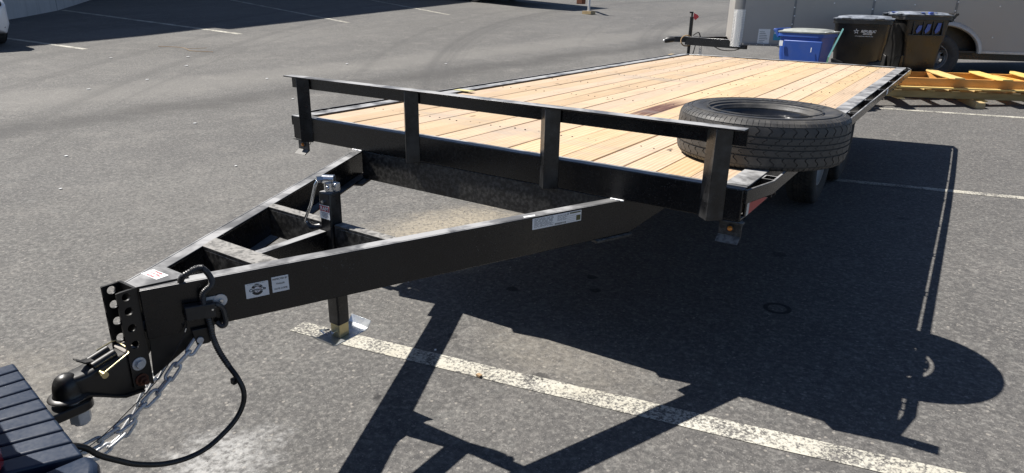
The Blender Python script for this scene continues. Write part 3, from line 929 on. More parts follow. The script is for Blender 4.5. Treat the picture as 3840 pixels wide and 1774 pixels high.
disc_on_R(c_, .0095, .0175, 'ink', 'emblem', s1, 25, 155)
disc_on_R(c_, .0095, .0175, 'ink', 'emblem', s1, 205, 335)
disc_on_R(c_, .008, .0085, 'ink_red', 'emblem', s1)
text('Carry-On', .0125, c_ + Vector((nR.x, nR.y, 0)) * .0006, dR3, (0, 0, 1), 'ink', s1, bold=.0004, shear=.25, sx=.95)
text('TRAILER', .0055, onR(.2985, .4095, .0022), dR3, (0, 0, 1), 'white_ink', s1, bold=.0002)
text('Montross, VA - Montgomery, WV - Mexia, TX', .0028, onR(.2985, .4158, .0016), dR3, (0, 0, 1), 'ink', s1)
text('Lavonia, GA - Wa. Noble, IA - 1-800-000-0000', .0028, onR(.2985, .3757, .0016), dR3, (0, 0, 1), 'ink', s1) if False else None
s2 = sticker('inspection_sticker', .341, .39, .3755, .4245)
lab(s2, 'white inspection sticker with three lines of capitals')
for body, z_ in (('INSPECTED BY', .4165), ('TRAILER', .4015), ('DATE CODE', .3855)):
    text(body, .0068, onR(.3655, z_, .0016), dR3, (0, 0, 1), 'ink', s2, bold=.00015)
tA, tB = tR((.584, -.399)), tR((.673, -.189))
s3 = sticker('identification_label', tA, tB, .4095, .4525)
lab(s3, 'long white identification label with fine print and a bar code')
rnd = random.Random(3)
m = MB()
def pr(t0, t1, z0, z1, mi=0):
    m.prism([onR(t0, z0, .0014), onR(t1, z0, .0014), onR(t1, z1, .0014), onR(t0, z1, .0014)], (nR.x * .0002, nR.y * .0002, 0), mi)
LW = tB - tA
for i in range(11):
    zz = .4485 - i * .0033
    tt = tA + .008
    while tt < tA + LW * .40:
        w_ = rnd.uniform(.004, .02)
        pr(tt, min(tt + w_, tA + LW * .42), zz, zz + .0014)
        tt += w_ + rnd.uniform(.002, .007)
for i in range(7):
    zz = .446 - i * .0034
    tt = tA + LW * .5
    while tt < tA + LW * .66:
        w_ = rnd.uniform(.004, .014)
        pr(tt, tt + w_, zz, zz + .0013)
        tt += w_ + rnd.uniform(.002, .006)
tt = tA + LW * .45
while tt < tA + LW * .68:
    w_ = rnd.uniform(.0008, .0028)
    pr(tt, tt + w_, .4125, .4185, 1)
    tt += w_ + rnd.uniform(.0008, .0022)
for i in range(4):
    pr(tA + LW * .7, tA + LW * .88, .415 + i * .007, .4156 + i * .007)
pr(tA + LW * .755, tA + LW * .985, .4445, .4495, 2)
pr(tA + LW * .895, tA + LW * .985, .4135, .4345, 2)
m.build('printing', ['ink_grey', 'ink', 'ink_olive'], s3)
disc_on_R(onR(tA + LW * .715, .445, .0016), .0025, .0042, 'ink', 'emblem', s3)
m = MB()
m.prism([(.553, -.412, .4592), (.575, -.369, .4592), (.585, -.382, .4592), (.563, -.424, .4592)], (0, 0, .0005))
m.build('scrap_sticker', 'label', T)
s4 = MB().prism([(-.014, -1.515, .4647), (-.014, -1.478, .4647), (.06, -1.476, .4647), (.062, -1.513, .4647)], (0, 0, .0006)).build('ball_sticker', 'label', T)
lab(s4, 'white sticker with red capitals')
for body, sz, y_ in (('WARNING', .009, -1.4835), ('2 5/16 BALL', .0135, -1.4945), ('REQUIRED', .0085, -1.508)):
    text(body, sz, (.023, y_, .4656), (1, 0, 0), (0, 1, 0), 'ink_red', s4, bold=.0002, sx=.9)

# marker light brackets at both front corners
for s_ in (1, -1):
    xc = s_ * 1.182
    m = MB()
    m.box(xc - .042, xc + .042, .028, .034, .392, zb - .002)
    m.prism([(xc - .042, .034, .392), (xc - .042, .0, .372), (xc - .042, -.006, .374), (xc - .042, .028, .396)], (.084, 0, 0))
    m.box(xc - .046, xc + .05, .0, .028, zb - .009, zb - .002)
    br = m.build('light_bracket', 'dusty', T, bevel=.001)
    MB().cyl((xc, .0278, .424), (xc, .022, .424), .0145, 20).build('lamp_grommet', 'plastic', br, bevel=.002)
    MB().lathe([(.0001, .01), (.005, .009), (.0085, .005), (.0095, 0)], 18, Matrix.Translation((xc + .001, .022, .424)) @ Matrix.Rotation(pi / 2, 4, 'X')).build('marker_lamp', 'amber', br)
    # same lamp further back along the side
m = MB()
m.box(1.222, 1.232, 2.2, 2.26, .43, .458).box(1.222, 1.25, 2.19, 2.27, .395, .4)
m.box(1.216, 1.222, 2.2, 2.26, .395, .459)
br = m.build('light_bracket', 'steel', T)
MB().sphere((1.236, 2.23, .447), .012, 12, 8).build('marker_lamp', 'amber', br)
MB().tube([(-1.14, .0, .455), (-1.125, -.01, .43), (-1.105, .01, .436), (-1.09, .005, .455)], .002, 5).build('loose_wire', 'cable', T)
MB().box(-1.205, -1.06, 1.385, 1.445, Ht + .0018, Ht + .0045).build('yellow_marker', 'yellow', T)
# VIN-like warning sticker on the right rub rail
MB().box(1.2785, 1.2795, 3.72, 3.81, Ht - .045, Ht - .006).build('rail_sticker', 'label', T)

# tyres and wheels
def tyre_parts(name, R, w, rr, seg=64, rows=5, mat='rubber', matt='rubber', N=58, parent=None, detail=True):
    """tyre turned round local Z; returns carcass and tread objects"""
    hw = w / 2
    base = R - .0075 if detail else R
    prof = [(rr, -hw * .74), (rr + .006, -hw * .83), (rr + .018, -hw * .86), (rr + .02, -hw * .885), (rr + .05, -hw * .97), (rr + .075, -hw), (rr + .095, -hw * .995),
            (R - .038, -hw * .94), (R - .034, -hw * .945), (R - .02, -hw * .88), (base - .002, -hw * .78), (base, -hw * .6), (base + .0015, 0)]
    prof = prof + [(a, -b) for a, b in prof[-2::-1]]
    prof += [(rr - .004, hw * .7), (rr - .004, -hw * .7)]
    car = MB().lathe(prof, seg, closed=True).build(name, mat, parent, smooth=35)
    if not detail:
        return car, None
    m = MB()
    tw = hw * 1.5
    cut_ = [0, .255, .435, .565, .745, 1] if rows == 5 else [i / rows for i in range(rows + 1)]
    zs = [-tw / 2 + tw * c_ for c_ in cut_]
    def rad(z):
        return R - .0009 - .006 * (abs(z) / (tw / 2)) ** 3
    def P(a, z, r):
        return (r * cos(a), r * sin(a), z)
    da = 2 * pi / N
    gw_ = .0015 / R                        # half width of the cross cuts, as an angle
    for i in range(rows):
        edge = i in (0, rows - 1)
        g0 = .0038 if i in (1, rows - 1) else .0026
        g1 = .0038 if i in (0, rows - 2) else .0026
        za, zb3 = zs[i] + g0, zs[i + 1] - g1
        off = (.0, .35, .7, .2, .55)[i % 5] * da
        for k_ in range(N):
            pts = 7
            side = []
            for q in range(pts):
                f_ = q / (pts - 1)
                zig = .16 * da * sin(2 * pi * f_ + i) + .12 * da * (f_ - .5) * (1 if i % 2 else -1)
                side.append((zig, za + (zb3 - za) * f_))
            w_ = gw_ * (2.0 if edge else 1.0)
            lo = [(da * k_ + off + w_ + z_, h_) for z_, h_ in side]
            hi = [(da * (k_ + 1) + off - w_ + z_, h_) for z_, h_ in side]
            loop = lo + hi[::-1]
            vs = [P(a_, z_, rad(z_)) for a_, z_ in loop] + [P(a_, z_, base - .003 - .006 * (abs(z_) / (tw / 2)) ** 4) for a_, z_ in loop]
            n_ = len(loop)
            fs = [(q, q + 1, n_ - 2 - q, n_ - 1 - q) for q in range(pts - 1)]
            fs += [(q, (q + 1) % n_, n_ + (q + 1) % n_, n_ + q) for q in range(n_)]
            m.add(vs, fs)
            if edge:            # shoulder lug running down the sidewall
                sg = -1 if i == 0 else 1
                for h_ in (0, 1):
                    a0 = da * k_ + off + da * (.06 + .47 * h_)
                    a1 = a0 + da * .41
                    ring = [(rad(zs[0]) - .001, hw * .765), (R - .0165, hw * .885), (R - .034, hw * .962)]
                    vs = []
                    for (r_, z_) in ring:
                        vs += [P(a0, sg * z_, r_), P(a1, sg * z_, r_), P(a1, sg * (z_ - .004), r_ - .006), P(a0, sg * (z_ - .004), r_ - .006)]
                    fs = []
                    for q in range(2):
                        for e in range(4):
                            fs.append((q * 4 + e, q * 4 + (e + 1) % 4, q * 4 + 4 + (e + 1) % 4, q * 4 + 4 + e))
                    fs.append((8, 9, 10, 11))
                    m.add(vs, fs)
    tr = m.build('tread', matt, parent or car, smooth=25)
    return car, tr

def rim_mesh(rr, w, disc_z, holes=8, hub=.055, mi=0):
    """steel wheel: barrel, pierced disc with open hand holes, hub bore"""
    m = MB()
    hw = w / 2
    m.lathe([(rr + .008, hw * .76), (rr + .009, hw * .8), (rr - .003, hw * .8), (rr - .006, hw * .7), (rr - .012, hw * .55), (rr - .03, hw * .4), (rr - .034, hw * .1), (rr - .016, -hw * .2),
             (rr - .012, -hw * .6), (rr - .003, -hw * .8), (rr + .009, -hw * .8), (rr + .008, -hw * .76), (rr - .004, -hw * .58), (rr - .012, -hw * .15), (rr - .028, hw * .1), (rr - .026, hw * .38), (rr - .008, hw * .55)], 48, closed=True)
    R0, R1, R2, R3 = hub, rr * .58, rr * .78, rr - .03
    d = disc_z
    # inner dished disc
    m.lathe([(R0, d + .012), (R0 + .01, d + .012), (R1 * .82, d + .01), (R1, d), (R1, d - .004), (R1 * .82, d + .006), (R0 + .01, d + .008), (R0, d + .008)], 40, closed=True)
    m.lathe([(R2, d - .012), (R3, d - .022), (R3, d - .028), (R2, d - .016)], 40, closed=True)
    for h_ in range(holes):
        a0 = 2 * pi * h_ / holes
        wd = pi / holes * .52
        vs = []
        for (r_, z_) in ((R1 - .002, d), (R2 + .002, d - .012)):
            for z2 in (0, -.004):
                for q in (-1, -.33, .33, 1):
                    aa = a0 + q * wd * (1.25 if z2 is None else 1)
                    vs.append((r_ * cos(aa), r_ * sin(aa), z_ + z2))
        fs = [(0, 1, 9, 8), (1, 2, 10, 9), (2, 3, 11, 10), (4, 12, 13, 5), (5, 13, 14, 6), (6, 14, 15, 7), (0, 8, 12, 4), (3, 7, 15, 11)]
        m.add(vs, fs)
    for h_ in range(8):
        aa = 2 * pi * (h_ + .5) / 8
        r_ = R1 * .72
        m.cyl((r_ * cos(aa), r_ * sin(aa), d + .006), (r_ * cos(aa), r_ * sin(aa), d + .012), .009, 8)
    return m

# trailer wheels: axle along X
def wheel(x_, y_, side, R=.36, w=.21):
    z_ = gh(x_, y_) - ZO + R + .001
    rm = rim_mesh(.2, w, .045).build('wheel', 'rimwhite', T)
    rm.matrix_local = Matrix.Translation((x_, y_, z_)) @ Matrix.Rotation(side * pi / 2, 4, 'Y')
    c0, t0 = tyre_parts('tyre', R, w, .208, parent=rm, mat='rubber_brown', matt='rubber_brown', rows=5, N=64)
    MB().lathe([(.0001, .1), (.03, .1), (.04, .09), (.043, .02)], 20).build('hub_cap', 'steel', rm)
    return rm
wheel(.895, 3.2, 1)
wheel(.92, 4.06, 1)
wheel(-.9, 3.2, -1)
wheel(-.9, 4.06, -1)
for yy in (3.2, 4.06):
    MB().cyl((-.85, yy, .06), (.85, yy, .06), .04, 12).build('axle', 'dusty', T)

# wiring: loom sleeve, cable, breakaway switch, lanyard
def smooth_path(pts, per=10):
    pts = [Vector(p) for p in pts]
    out = []
    P = [2 * pts[0] - pts[1]] + pts + [2 * pts[-1] - pts[-2]]
    for i in range(1, len(P) - 2):
        p0, p1, p2, p3 = P[i - 1:i + 3]
        for j in range(per):
            t = j / per
            out.append(.5 * ((2 * p1) + (-p0 + p2) * t + (2 * p0 - 5 * p1 + 4 * p2 - p3) * t * t + (-p0 + 3 * p1 - 3 * p2 + p3) * t ** 3))
    out.append(pts[-1])
    return out
o_ = Vector((nR.x, nR.y, 0)) * .018
sl_pts = [(.1, -1.47, .44), (.132, -1.478, .478), (.158, -1.451, .499), (.168, -1.436, .497), (.176, -1.424, .471), (.177, -1.425, .448), (.166, -1.446, .425), (.165, -1.448, .387), (.168, -1.442, .345), (.17, -1.438, .288), (.178, -1.43, .24), (.2, -1.42, .195)]
sp_ = smooth_path(sl_pts, 30)
rad_ = []
for i in range(len(sp_)):
    rad_.append(.0078 + (.0012 if (i // 2) % 2 else 0) + (.0016 if 50 < i < 85 else 0))
MB().tube(sp_, rad_, 10).build('loom_sleeve', 'loom', T, smooth=60)
cb = [(.2, -1.42, .195), (.228, -1.416, .165), (.243, -1.412, .125), (.243, -1.42, .083), (.239, -1.448, .044), (.232, -1.493, .014), (.226, -1.54, -.004), (.218, -1.595, -.006), (.209, -1.655, .01),
      (.201, -1.714, .044), (.195, -1.755, .08), (.19, -1.79, .115), (.184, -1.83, .165), (.15, -1.92, .2)]
MB().tube(smooth_path(cb, 6), .0075, 10).build('trailer_cable', 'cable', T)
c_ = Vector(cb[1])
MB().obox(c_ + Vector((-.012, -.006, -.012)), (.008, 0, 0), (0, .006, 0), (0, 0, .009)).build('cable_clip', 'plastic', T, bevel=.002)
m = MB()
a, b = onR(.098, .3575, .003), onR(.175, .352, .003)
m.prism([onR(.098, .357, .003), onR(.176, .352, .003), onR(.176, .395, .003), onR(.098, .399, .003)], (nR.x * .03, nR.y * .03, 0))
bs = m.build('breakaway_switch', 'plastic', T, bevel=.003)
m = MB()
cc = onR(.195, .387, .0015)
m.add([cc + dR3 * (.019 * cos(2 * pi * i / 24)) + Vector((0, 0, .019 * sin(2 * pi * i / 24))) for i in range(24)] + [cc + Vector((nR.x, nR.y, 0)) * .003 + dR3 * (.019 * cos(2 * pi * i / 24)) + Vector((0, 0, .019 * sin(2 * pi * i / 24))) for i in range(24)],
      [list(range(24))] + [list(range(24, 48))] + [(i, (i + 1) % 24, 24 + (i + 1) % 24, 24 + i) for i in range(24)])
m.obox(cc - dR3 * .02 + Vector((0, 0, -.001)), dR3 * .02, Vector((nR.x, nR.y, 0)) * .0014, (0, 0, .0175))
m.build('switch_plate', 'galv', bs)
MB().cyl(onR(.197, .387, .0045), onR(.197, .387, .011), .0055, 6).build('plate_bolt', 'zinc', bs)
MB().cyl(onR(.168, .377, .033), onR(.168, .377, .0345), .003, 8).build('case_rivet', 'zinc', bs)
MB().tube(smooth_path([onR(.175, .385, .015), onR(.186, .382, .02), onR(.196, .368, .02), onR(.2, .335, .02), onR(.196, .318, .022), onR(.186, .316, .02), onR(.178, .325, .01)], 6), .0075, 8).build('switch_lead', 'loom', bs)
MB().tube(smooth_path([onR(.096, .375, .012), (.137, -1.492, .33), (.135, -1.53, .276), (.13, -1.574, .224), (.124, -1.62, .187), (.117, -1.66, .159), (.11, -1.78, .1), (.1, -1.95, .08)], 5), .0013, 5).build('lanyard', 'cable', T)
MB().cyl((.139, -1.499, .322), (.14, -1.495, .332), .003, 8).build('lanyard_clamp', 'zinc', T)

# safety chains: links share one mesh
lm = MB()
la, lr, lwr = .0162, .0106, .0047
pp = []
for i in range(9):
    a_ = -pi / 2 + pi * i / 8
    pp.append((la + lr * cos(a_), lr * sin(a_), 0))
for i in range(9):
    a_ = pi / 2 + pi * i / 8
    pp.append((-la + lr * cos(a_), lr * sin(a_), 0))
lm.tube(pp, lwr, 8, closed=True)
LINK = None
def chain(pts, parent_name, label):
    global LINK
    e = empty(parent_name, parent=T)
    e['label'] = label
    path = smooth_path(pts, 24)
    ds = [0]
    for i in range(1, len(path)):
        ds.append(ds[-1] + (path[i] - path[i - 1]).length)
    def at(d):
        for i in range(1, len(path)):
            if ds[i] >= d:
                f_ = (d - ds[i - 1]) / max(1e-9, ds[i] - ds[i - 1])
                return path[i - 1].lerp(path[i], f_)
        return path[-1]
    pitch = 2 * (la + lr - lwr) * .985
    n_ = int(ds[-1] / pitch)
    for i in range(n_):
        p = at((i + .5) * pitch)
        t = (at((i + 1) * pitch) - at(i * pitch)).normalized()
        side = t.cross(Vector((0.3, .2, 1))).normalized()
        up = side.cross(t)
        rot = radians(40 + 90 * (i % 2) + random.uniform(-14, 14))
        v1 = side * cos(rot) + up * sin(rot)
        v2 = t.cross(v1)
        mt = Matrix(((t.x, v1.x, v2.x, p.x), (t.y, v1.y, v2.y, p.y), (t.z, v1.z, v2.z, p.z), (0, 0, 0, 1)))
        if LINK is None:
            LINK = lm.build('chain_link', 'galv', e, smooth=60)
            o = LINK
        else:
            o = LINK.copy()
            COL.objects.link(o)
            o.parent = e
        o.matrix_local = mt
    return e
chain([(.142, -1.466, .286), (.142, -1.49, .262), (.137, -1.53, .235), (.131, -1.556, .205), (.127, -1.578, .183), (.121, -1.613, .16), (.116, -1.643, .14), (.112, -1.673, .121), (.104, -1.724, .103), (.097, -1.763, .093), (.093, -1.8, .092), (.07, -1.95, .12)],
      'safety_chain', 'galvanised chain hanging from the lug under the right beam')
chain([(-.01, -1.48, .26), (.0, -1.515, .17), (.0, -1.55, .135), (.0, -1.585, .085), (.0, -1.612, .052), (.0, -1.64, .02), (.0, -1.673, .004), (.0, -1.713, -.006), (.0, -1.76, -.004), (.0, -1.95, .08)],
      'safety_chain', 'galvanised chain hanging from behind the coupler')

# ------------------------------------------------------------------ spare tyre lying on the deck
SP = empty('spare_tyre', (1.092, .66, ZO + Ht - .008 + .1045))
tag(SP, 'spare tyre with zigzag tread lying flat on the deck corner behind the rail', 'spare tyre')
MAT['tread'] = paint('tread_rubber', (0.04, 0.039, 0.038), 0.5, amt=0.5, sc=9, dust=(0.13, 0.12, 0.105))
tyre_parts('tyre', .3566, .208, .208, seg=96, rows=5, parent=SP, N=48, matt='tread')
rim_mesh(.2, .17, -.03).build('rim', 'rimblack', SP)
# raised sidewall rings and lettering blocks
m = MB()
hw = .104
for r_ in (.236, .305):
    m.lathe([(r_ - .003, hw * .97), (r_ - .002, hw * 1.012), (r_ + .002, hw * 1.012), (r_ + .003, hw * .97)], 80)
m.build('sidewall_ring', 'rubber', SP)
MAT['rubber_text'] = paint('raised_rubber', (0.05, 0.05, 0.051), 0.45, amt=0.3, sc=20, dust=(0.14, 0.135, 0.125))
for word, a_mid, sp_a, r_, sz in (('GOODYEAR', 72, 9.0, .272, .044), ('ENDURANCE', 165, 6.0, .272, .03)):
    for i, ch_ in enumerate(word):
        a_ = radians(a_mid + sp_a * ((len(word) - 1) / 2 - i))
        text(ch_, sz, (r_ * cos(a_), r_ * sin(a_), hw * 1.008), (sin(a_), -cos(a_), 0), (cos(a_), sin(a_), 0), 'rubber_text', SP)

# ------------------------------------------------------------------ tow vehicle: only its rear corner is in view
PT = empty('pickup_truck', (0, 0, ZO))
tag(PT, 'dark pickup truck at the hitch with a black ribbed bumper step and red tail lamp', 'truck')
zt = .40
padb = [(.126, -1.886), (.152, -1.888), (.249, -1.906), (.34, -1.921), (.43, -1.935), (.513, -1.948), (.575, -1.96)]
# bumper shell below the step pad
e_ = Vector((.989, -.148)); e_.normalize()
b_ = Vector((-e_.y, e_.x)) * -1          # towards the truck
def TP(u, v, z):                          # u along the bumper from its inner step edge, v into the truck
    q = Vector((.126, -1.886)) + e_ * u + b_ * v
    return (q.x, q.y, z)
m = MB()
sec = lambda u, d0, z1: [TP(u, d0 + .012, z1 - .2), TP(u, d0, z1 - .17), TP(u, d0, z1 - .04), TP(u, d0 + .012, z1 - .026), TP(u, .2, z1 - .026), TP(u, .2, z1 - .2)]
m.loft([sec(-.02, .008, zt), sec(.2, .006, zt), sec(.45, .004, zt), sec(.5, .012, zt), sec(.535, .035, zt - .004), sec(.56, .075, zt - .012)])
m.loft([sec(-.62, .012, zt - .09), sec(-.021, .012, zt - .09)])
m.loft([sec(-1.2, .075, zt - .012), sec(-1.17, .035, zt - .004), sec(-1.1, .01, zt), sec(-.621, .008, zt)])
m.build('rear_bumper', 'plastic', PT, bevel=.006)
edges = [-.018, .028, .082, .136, .19, .243, .296, .35, .405, .462]
fan = [.0, .004, .01, .018, .026, .034, .042, .05, .058, .066]
for i in range(9):
    u0, u1 = edges[i] + .0022, edges[i + 1] - .0022
    f0, f1 = fan[i], fan[i + 1]
    rnd_u = 0
    bq = [TP(u0, .004, zt - .026), TP(u1, .004, zt - .026), TP(u1 - f1, .19, zt - .026), TP(u0 - f0, .19, zt - .026)]
    tq = [TP(u0, .007, zt), TP(u1, .007, zt), TP(u1 - f1, .19, zt), TP(u0 - f0, .19, zt)]
    MB().hexa(bq, tq).build('step_pad_rib', 'pad', PT, bevel=.005, seg=3)
cap = MB()
sc_ = lambda u, d0, dz: [TP(u, d0, zt - .06 - dz), TP(u, d0 - .002, zt - .012 - dz), TP(u, d0 + .01, zt - .002 - dz), TP(u, .19, zt - .002 - dz), TP(u, .19, zt - .06 - dz)]
cap.loft([sc_(.4645, -.004, 0), sc_(.495, -.006, 0), sc_(.525, .004, .002), sc_(.548, .026, .008), sc_(.563, .06, .02), sc_(.57, .1, .04)])
cap.build('bumper_end_cap', 'pad', PT, bevel=.004)
# tail lamp, tailgate, bed sides and cab
m = MB()
m.loft([[TP(.285, .112, z), TP(.40, .114, z), TP(.424, .128, z), TP(.44, .2, z), TP(.474, .36, z), TP(.285, .36, z)] for z in (.402, .66, .83)])
m.build('tail_lamp', 'red', PT, bevel=.006)
m = MB()
m.loft([[TP(-1.1, .165, z), TP(-.955, .165, z), TP(-.955, .36, z), TP(-1.12, .36, z), TP(-1.12, .2, z)] for z in (.42, .66, .83)])
m.build('tail_lamp', 'red', PT, bevel=.006)
m = MB()
m.hexa([TP(-.95, .19, .4), TP(.28, .19, .4), TP(.28, .23, .4), TP(-.95, .23, .4)], [TP(-.95, .175, .79), TP(.28, .175, .79), TP(.28, .225, .79), TP(-.95, .225, .79)])
m.build('tailgate', 'truckpaint', PT, bevel=.012)
m = MB()
for (u0, u1) in ((.29, .475), (-1.115, -.955)):
    m.hexa([TP(u0, .362, .12), TP(u1, .362, .12), TP(u1, 2.1, .12), TP(u0, 2.1, .12)], [TP(u0, .362, .83), TP(u1 - .02, .362, .83), TP(u1 - .02, 2.1, .83), TP(u0, 2.1, .83)])
m.hexa([TP(-.95, .24, .3), TP(.285, .24, .3), TP(.285, 2.1, .3), TP(-.95, 2.1, .3)], [TP(-.95, .24, .38), TP(.285, .24, .38), TP(.285, 2.1, .38), TP(-.95, 2.1, .38)])
m.build('bed', 'truckpaint', PT, bevel=.015)
m = MB()
m.loft([[TP(-1.11, v, z0), TP(.47, v, z0), TP(.47, v, z1), TP(.36, v, z2), TP(-1.0, v, z2), TP(-1.11, v, z1)] for v, z0, z1, z2 in
        ((2.12, .1, .84, 1.4), (2.2, .1, .85, 1.46), (3.3, .1, .85, 1.46), (3.9, .1, .85, .95), (4.9, .1, .78, .82), (5.1, .15, .6, .65))])
m.build('cab', 'truckpaint', PT, bevel=.02)
for u in (.36, -1.0):
    for v in (1.25, 4.3):
        q = TP(u, v, 0)
        rm = rim_mesh(.2, .22, .06).build('wheel', 'rimgrey', PT)
        tyre_parts('tyre', .38, .24, .208, parent=rm, detail=False)
        ang = atan2(e_.y, e_.x)
        rm.matrix_local = Matrix.Translation((q[0], q[1], gh(q[0], q[1]) - ZO + .38)) @ Matrix.Rotation(ang, 4, 'Z') @ Matrix.Rotation(pi / 2 * (1 if u > 0 else -1), 4, 'Y')
# ball mount carried by the truck
m = MB()
rings = []
for i in range(13):
    a_ = -pi / 2 + pi * i / 12
    rings.append((cx + .036 * sin(a_), -1.757 + .036 * cos(a_)))
outline = rings + [(cx + .034, -1.86), (cx + .033, -2.3), (cx - .033, -2.3), (cx - .034, -1.86)]
m.prism([(a_, b, .176) for a_, b in outline], (0, 0, .028))
bm_ = m.build('ball_mount', 'steel_clean', PT, bevel=.004)
MB().cyl((cx, -1.765, .204), (cx, -1.767, .212), .026, 24).cyl((cx, -1.768, .202), (cx, -1.77, .225), .016, 20).sphere((cx, -1.772, .25), .0245, 20, 14).build('hitch_ball', 'galv', bm_, bevel=.001)
MB().cyl((cx, -1.757, .1755), (cx, -1.757, .169), .027, 20).cyl((cx, -1.757, .169), (cx, -1.757, .138), .0265, 6).cyl((cx, -1.757, .138), (cx, -1.757, .13), .018, 16).build('hitch_nut', 'galv', bm_, bevel=.002)

# ------------------------------------------------------------------ wheeled carts
def rrect(w, d, r, z, n=4, yo=0.0, xo=0.0):
    pts = []
    for (sx, sy, a0) in ((1, 1, 0), (-1, 1, 90), (-1, -1, 180), (1, -1, 270)):
        for i in range(n):
            a = radians(a0 + 90 * i / (n - 1))
            pts.append((xo + sx * (w / 2 - r) + r * cos(a), yo + sy * (d / 2 - r) + r * sin(a), z))
    return pts

def cart(name, loc, rz, H, w, d, body, lidm, bumpy=True):
    """front of the cart faces local -Y; wheels and handle at +Y"""
    R_ = empty(name, loc, rz)
    m = MB()
    wb, db = w * .76, d * .68
    sec = [(0.02, wb, db, .05, .02), (.0, 0, 0, 0, 0)]
    rings = [rrect(wb * .96, db * .96, .05, .02, yo=.02), rrect(wb, db, .05, .05, yo=.02), rrect(w * .82, d * .74, .06, H * .42, yo=.015), rrect(w * .86, d * .79, .06, H * .6, yo=.01),
             rrect(w * .9, d * .84, .06, H * .66, yo=.005), rrect(w * .93, d * .89, .06, H * .88), rrect(w * .935, d * .9, .06, H * .895),
             rrect(w * 1.0, d * .98, .07, H * .9), rrect(w * 1.0, d * .98, .07, H * .945), rrect(w * .97, d * .95, .07, H * .95)]
    m.loft(rings)
    B = m.build('body', body, R_, smooth=40)
    # lid: domed with a raised middle and rolled rim
    m = MB()
    m.loft([rrect(w * 1.02, d * 1.0, .08, H * .946), rrect(w * 1.03, d * 1.01, .08, H * .952), rrect(w * 1.02, d * 1.0, .08, H * .966), rrect(w * .9, d * .88, .08, H * .972), rrect(w * .86, d * .84, .08, H * .988),
            rrect(w * .6, d * .62, .1, H * .999), rrect(w * .3, d * .35, .06, H * 1.003)])
    LD = m.build('lid', lidm, R_, smooth=50)
    # lid grip loops at the front
    for sx in (-.28, .28):
        MB().box(sx * w - .06, sx * w + .06, -d * .505 - .03, -d * .46, H * .955, H * .975).build('lid_grip', lidm, LD, bevel=.008)
    # handle bar on brackets at the back
    m = MB()
    for sx in (-1, 1):
        m.hexa([(sx * w * .4 - .02, d * .46, H * .88), (sx * w * .4 + .02, d * .46, H * .88), (sx * w * .4 + .02, d * .5, H * .88), (sx * w * .4 - .02, d * .5, H * .88)],
               [(sx * w * .4 - .02, d * .52, H * .985), (sx * w * .4 + .02, d * .52, H * .985), (sx * w * .4 + .02, d * .6, H * .985), (sx * w * .4 - .02, d * .6, H * .985)])
    m.cyl((-w * .43, d * .575, H * .975), (w * .43, d * .575, H * .975), .02, 12)
    m.build('handle', body, R_, bevel=.004)
    for sx in (-1, 1):
        wh = MB()
        wh.lathe([(.03, -.025), (.11, -.028), (.125, -.02), (.127, 0), (.125, .02), (.11, .028), (.03, .025)], 28, Matrix.Translation((sx * w * .43, d * .36, .127)) @ Matrix.Rotation(pi / 2, 4, 'Y'))
        wh.build('wheel', 'rubber', R_)
    MB().cyl((-w * .42, d * .36, .127), (w * .42, d * .36, .127), .012, 10).build('axle', 'galv', R_)
    # side ribs under the rim
    return R_, B, LD

bx, by = -.19, 7.95
BL, BLB, BLL = cart('recycling_cart', (bx, by, gh(bx, by)), radians(80), 1.03, .6, .64, 'cartblue', 'lidgreen')
tag(BL, 'blue wheeled cart with a pale grey lid left of the two black carts', 'wheelie bin')
# step in the blue cart's flank and its little tag
MB().hexa([(-.283, -.3, .5), (-.262, -.3, .5), (-.262, .18, .56), (-.283, .18, .56)], [(-.31, -.32, .88), (-.268, -.32, .88), (-.268, .2, .88), (-.31, .2, .88)]).build('side_panel', 'cartblue', BL, bevel=.01)
MB().box(-.326, -.322, .2, .25, .8, .87).build('tag_label', 'label', BL)
MB().box(-.322, -.318, -.2, -.19, .74, .8).build('scratch_mark', 'label', BL)

def logo(parent, cn, ux, uz, nrm, s):
    """white swirl star made of five arms"""
    m = MB()
    for i in range(5):
        a = radians(90 + 72 * i)
        a2 = a + radians(36)
        pts = []
        for (r_, da) in ((.38, -20), (1.0, 0), (.62, 14), (.45, 30), (.5, 44), (.3, 34), (.24, 8)):
            t = a + radians(da)
            pts.append(cn + ux * (s * r_ * cos(t)) + uz * (s * r_ * sin(t)))
        m.prism(pts, nrm * .002)
    return m.build('emblem', 'white_ink', parent, smooth=0)

def republic(B_, w, d, H, zc, sc=1.0):
    """print on the front face"""
    f0 = -(d * .84 / 2 + .0) + .005
    f1 = -(d * .89 / 2)
    z0, z1 = H * .66, H * .88
    t = (zc - z0) / (z1 - z0)
    y_ = f0 + (f1 - f0) * t - .004
    up = Vector((0, f1 - f0, z1 - z0)).normalized()
    nr = Vector((1, 0, 0)).cross(up)
    o = Vector((.06, y_, zc))
    text('REPUBLIC', .072 * sc, o + Vector((.055 * sc, 0, 0)) + up * .02 * sc, (1, 0, 0), up, 'white_ink', B_, bold=.0016, shear=.25, sx=.92)
    text('SERVICES', .045 * sc, o + Vector((.045 * sc, 0, 0)) - up * .032 * sc, (1, 0, 0), up, 'white_ink', B_, bold=.0012, shear=.25, sx=.95)
    text('www.republicservicesvegas.com', .027 * sc, o - up * .078 * sc + Vector((-.01, 0, 0)), (1, 0, 0), up, 'white_ink', B_, bold=.0004)
    logo(B_, o + Vector((-.175 * sc, 0, 0)) + up * .012, Vector((1, 0, 0)), up, -nr * -1, .062 * sc)
    return o, up

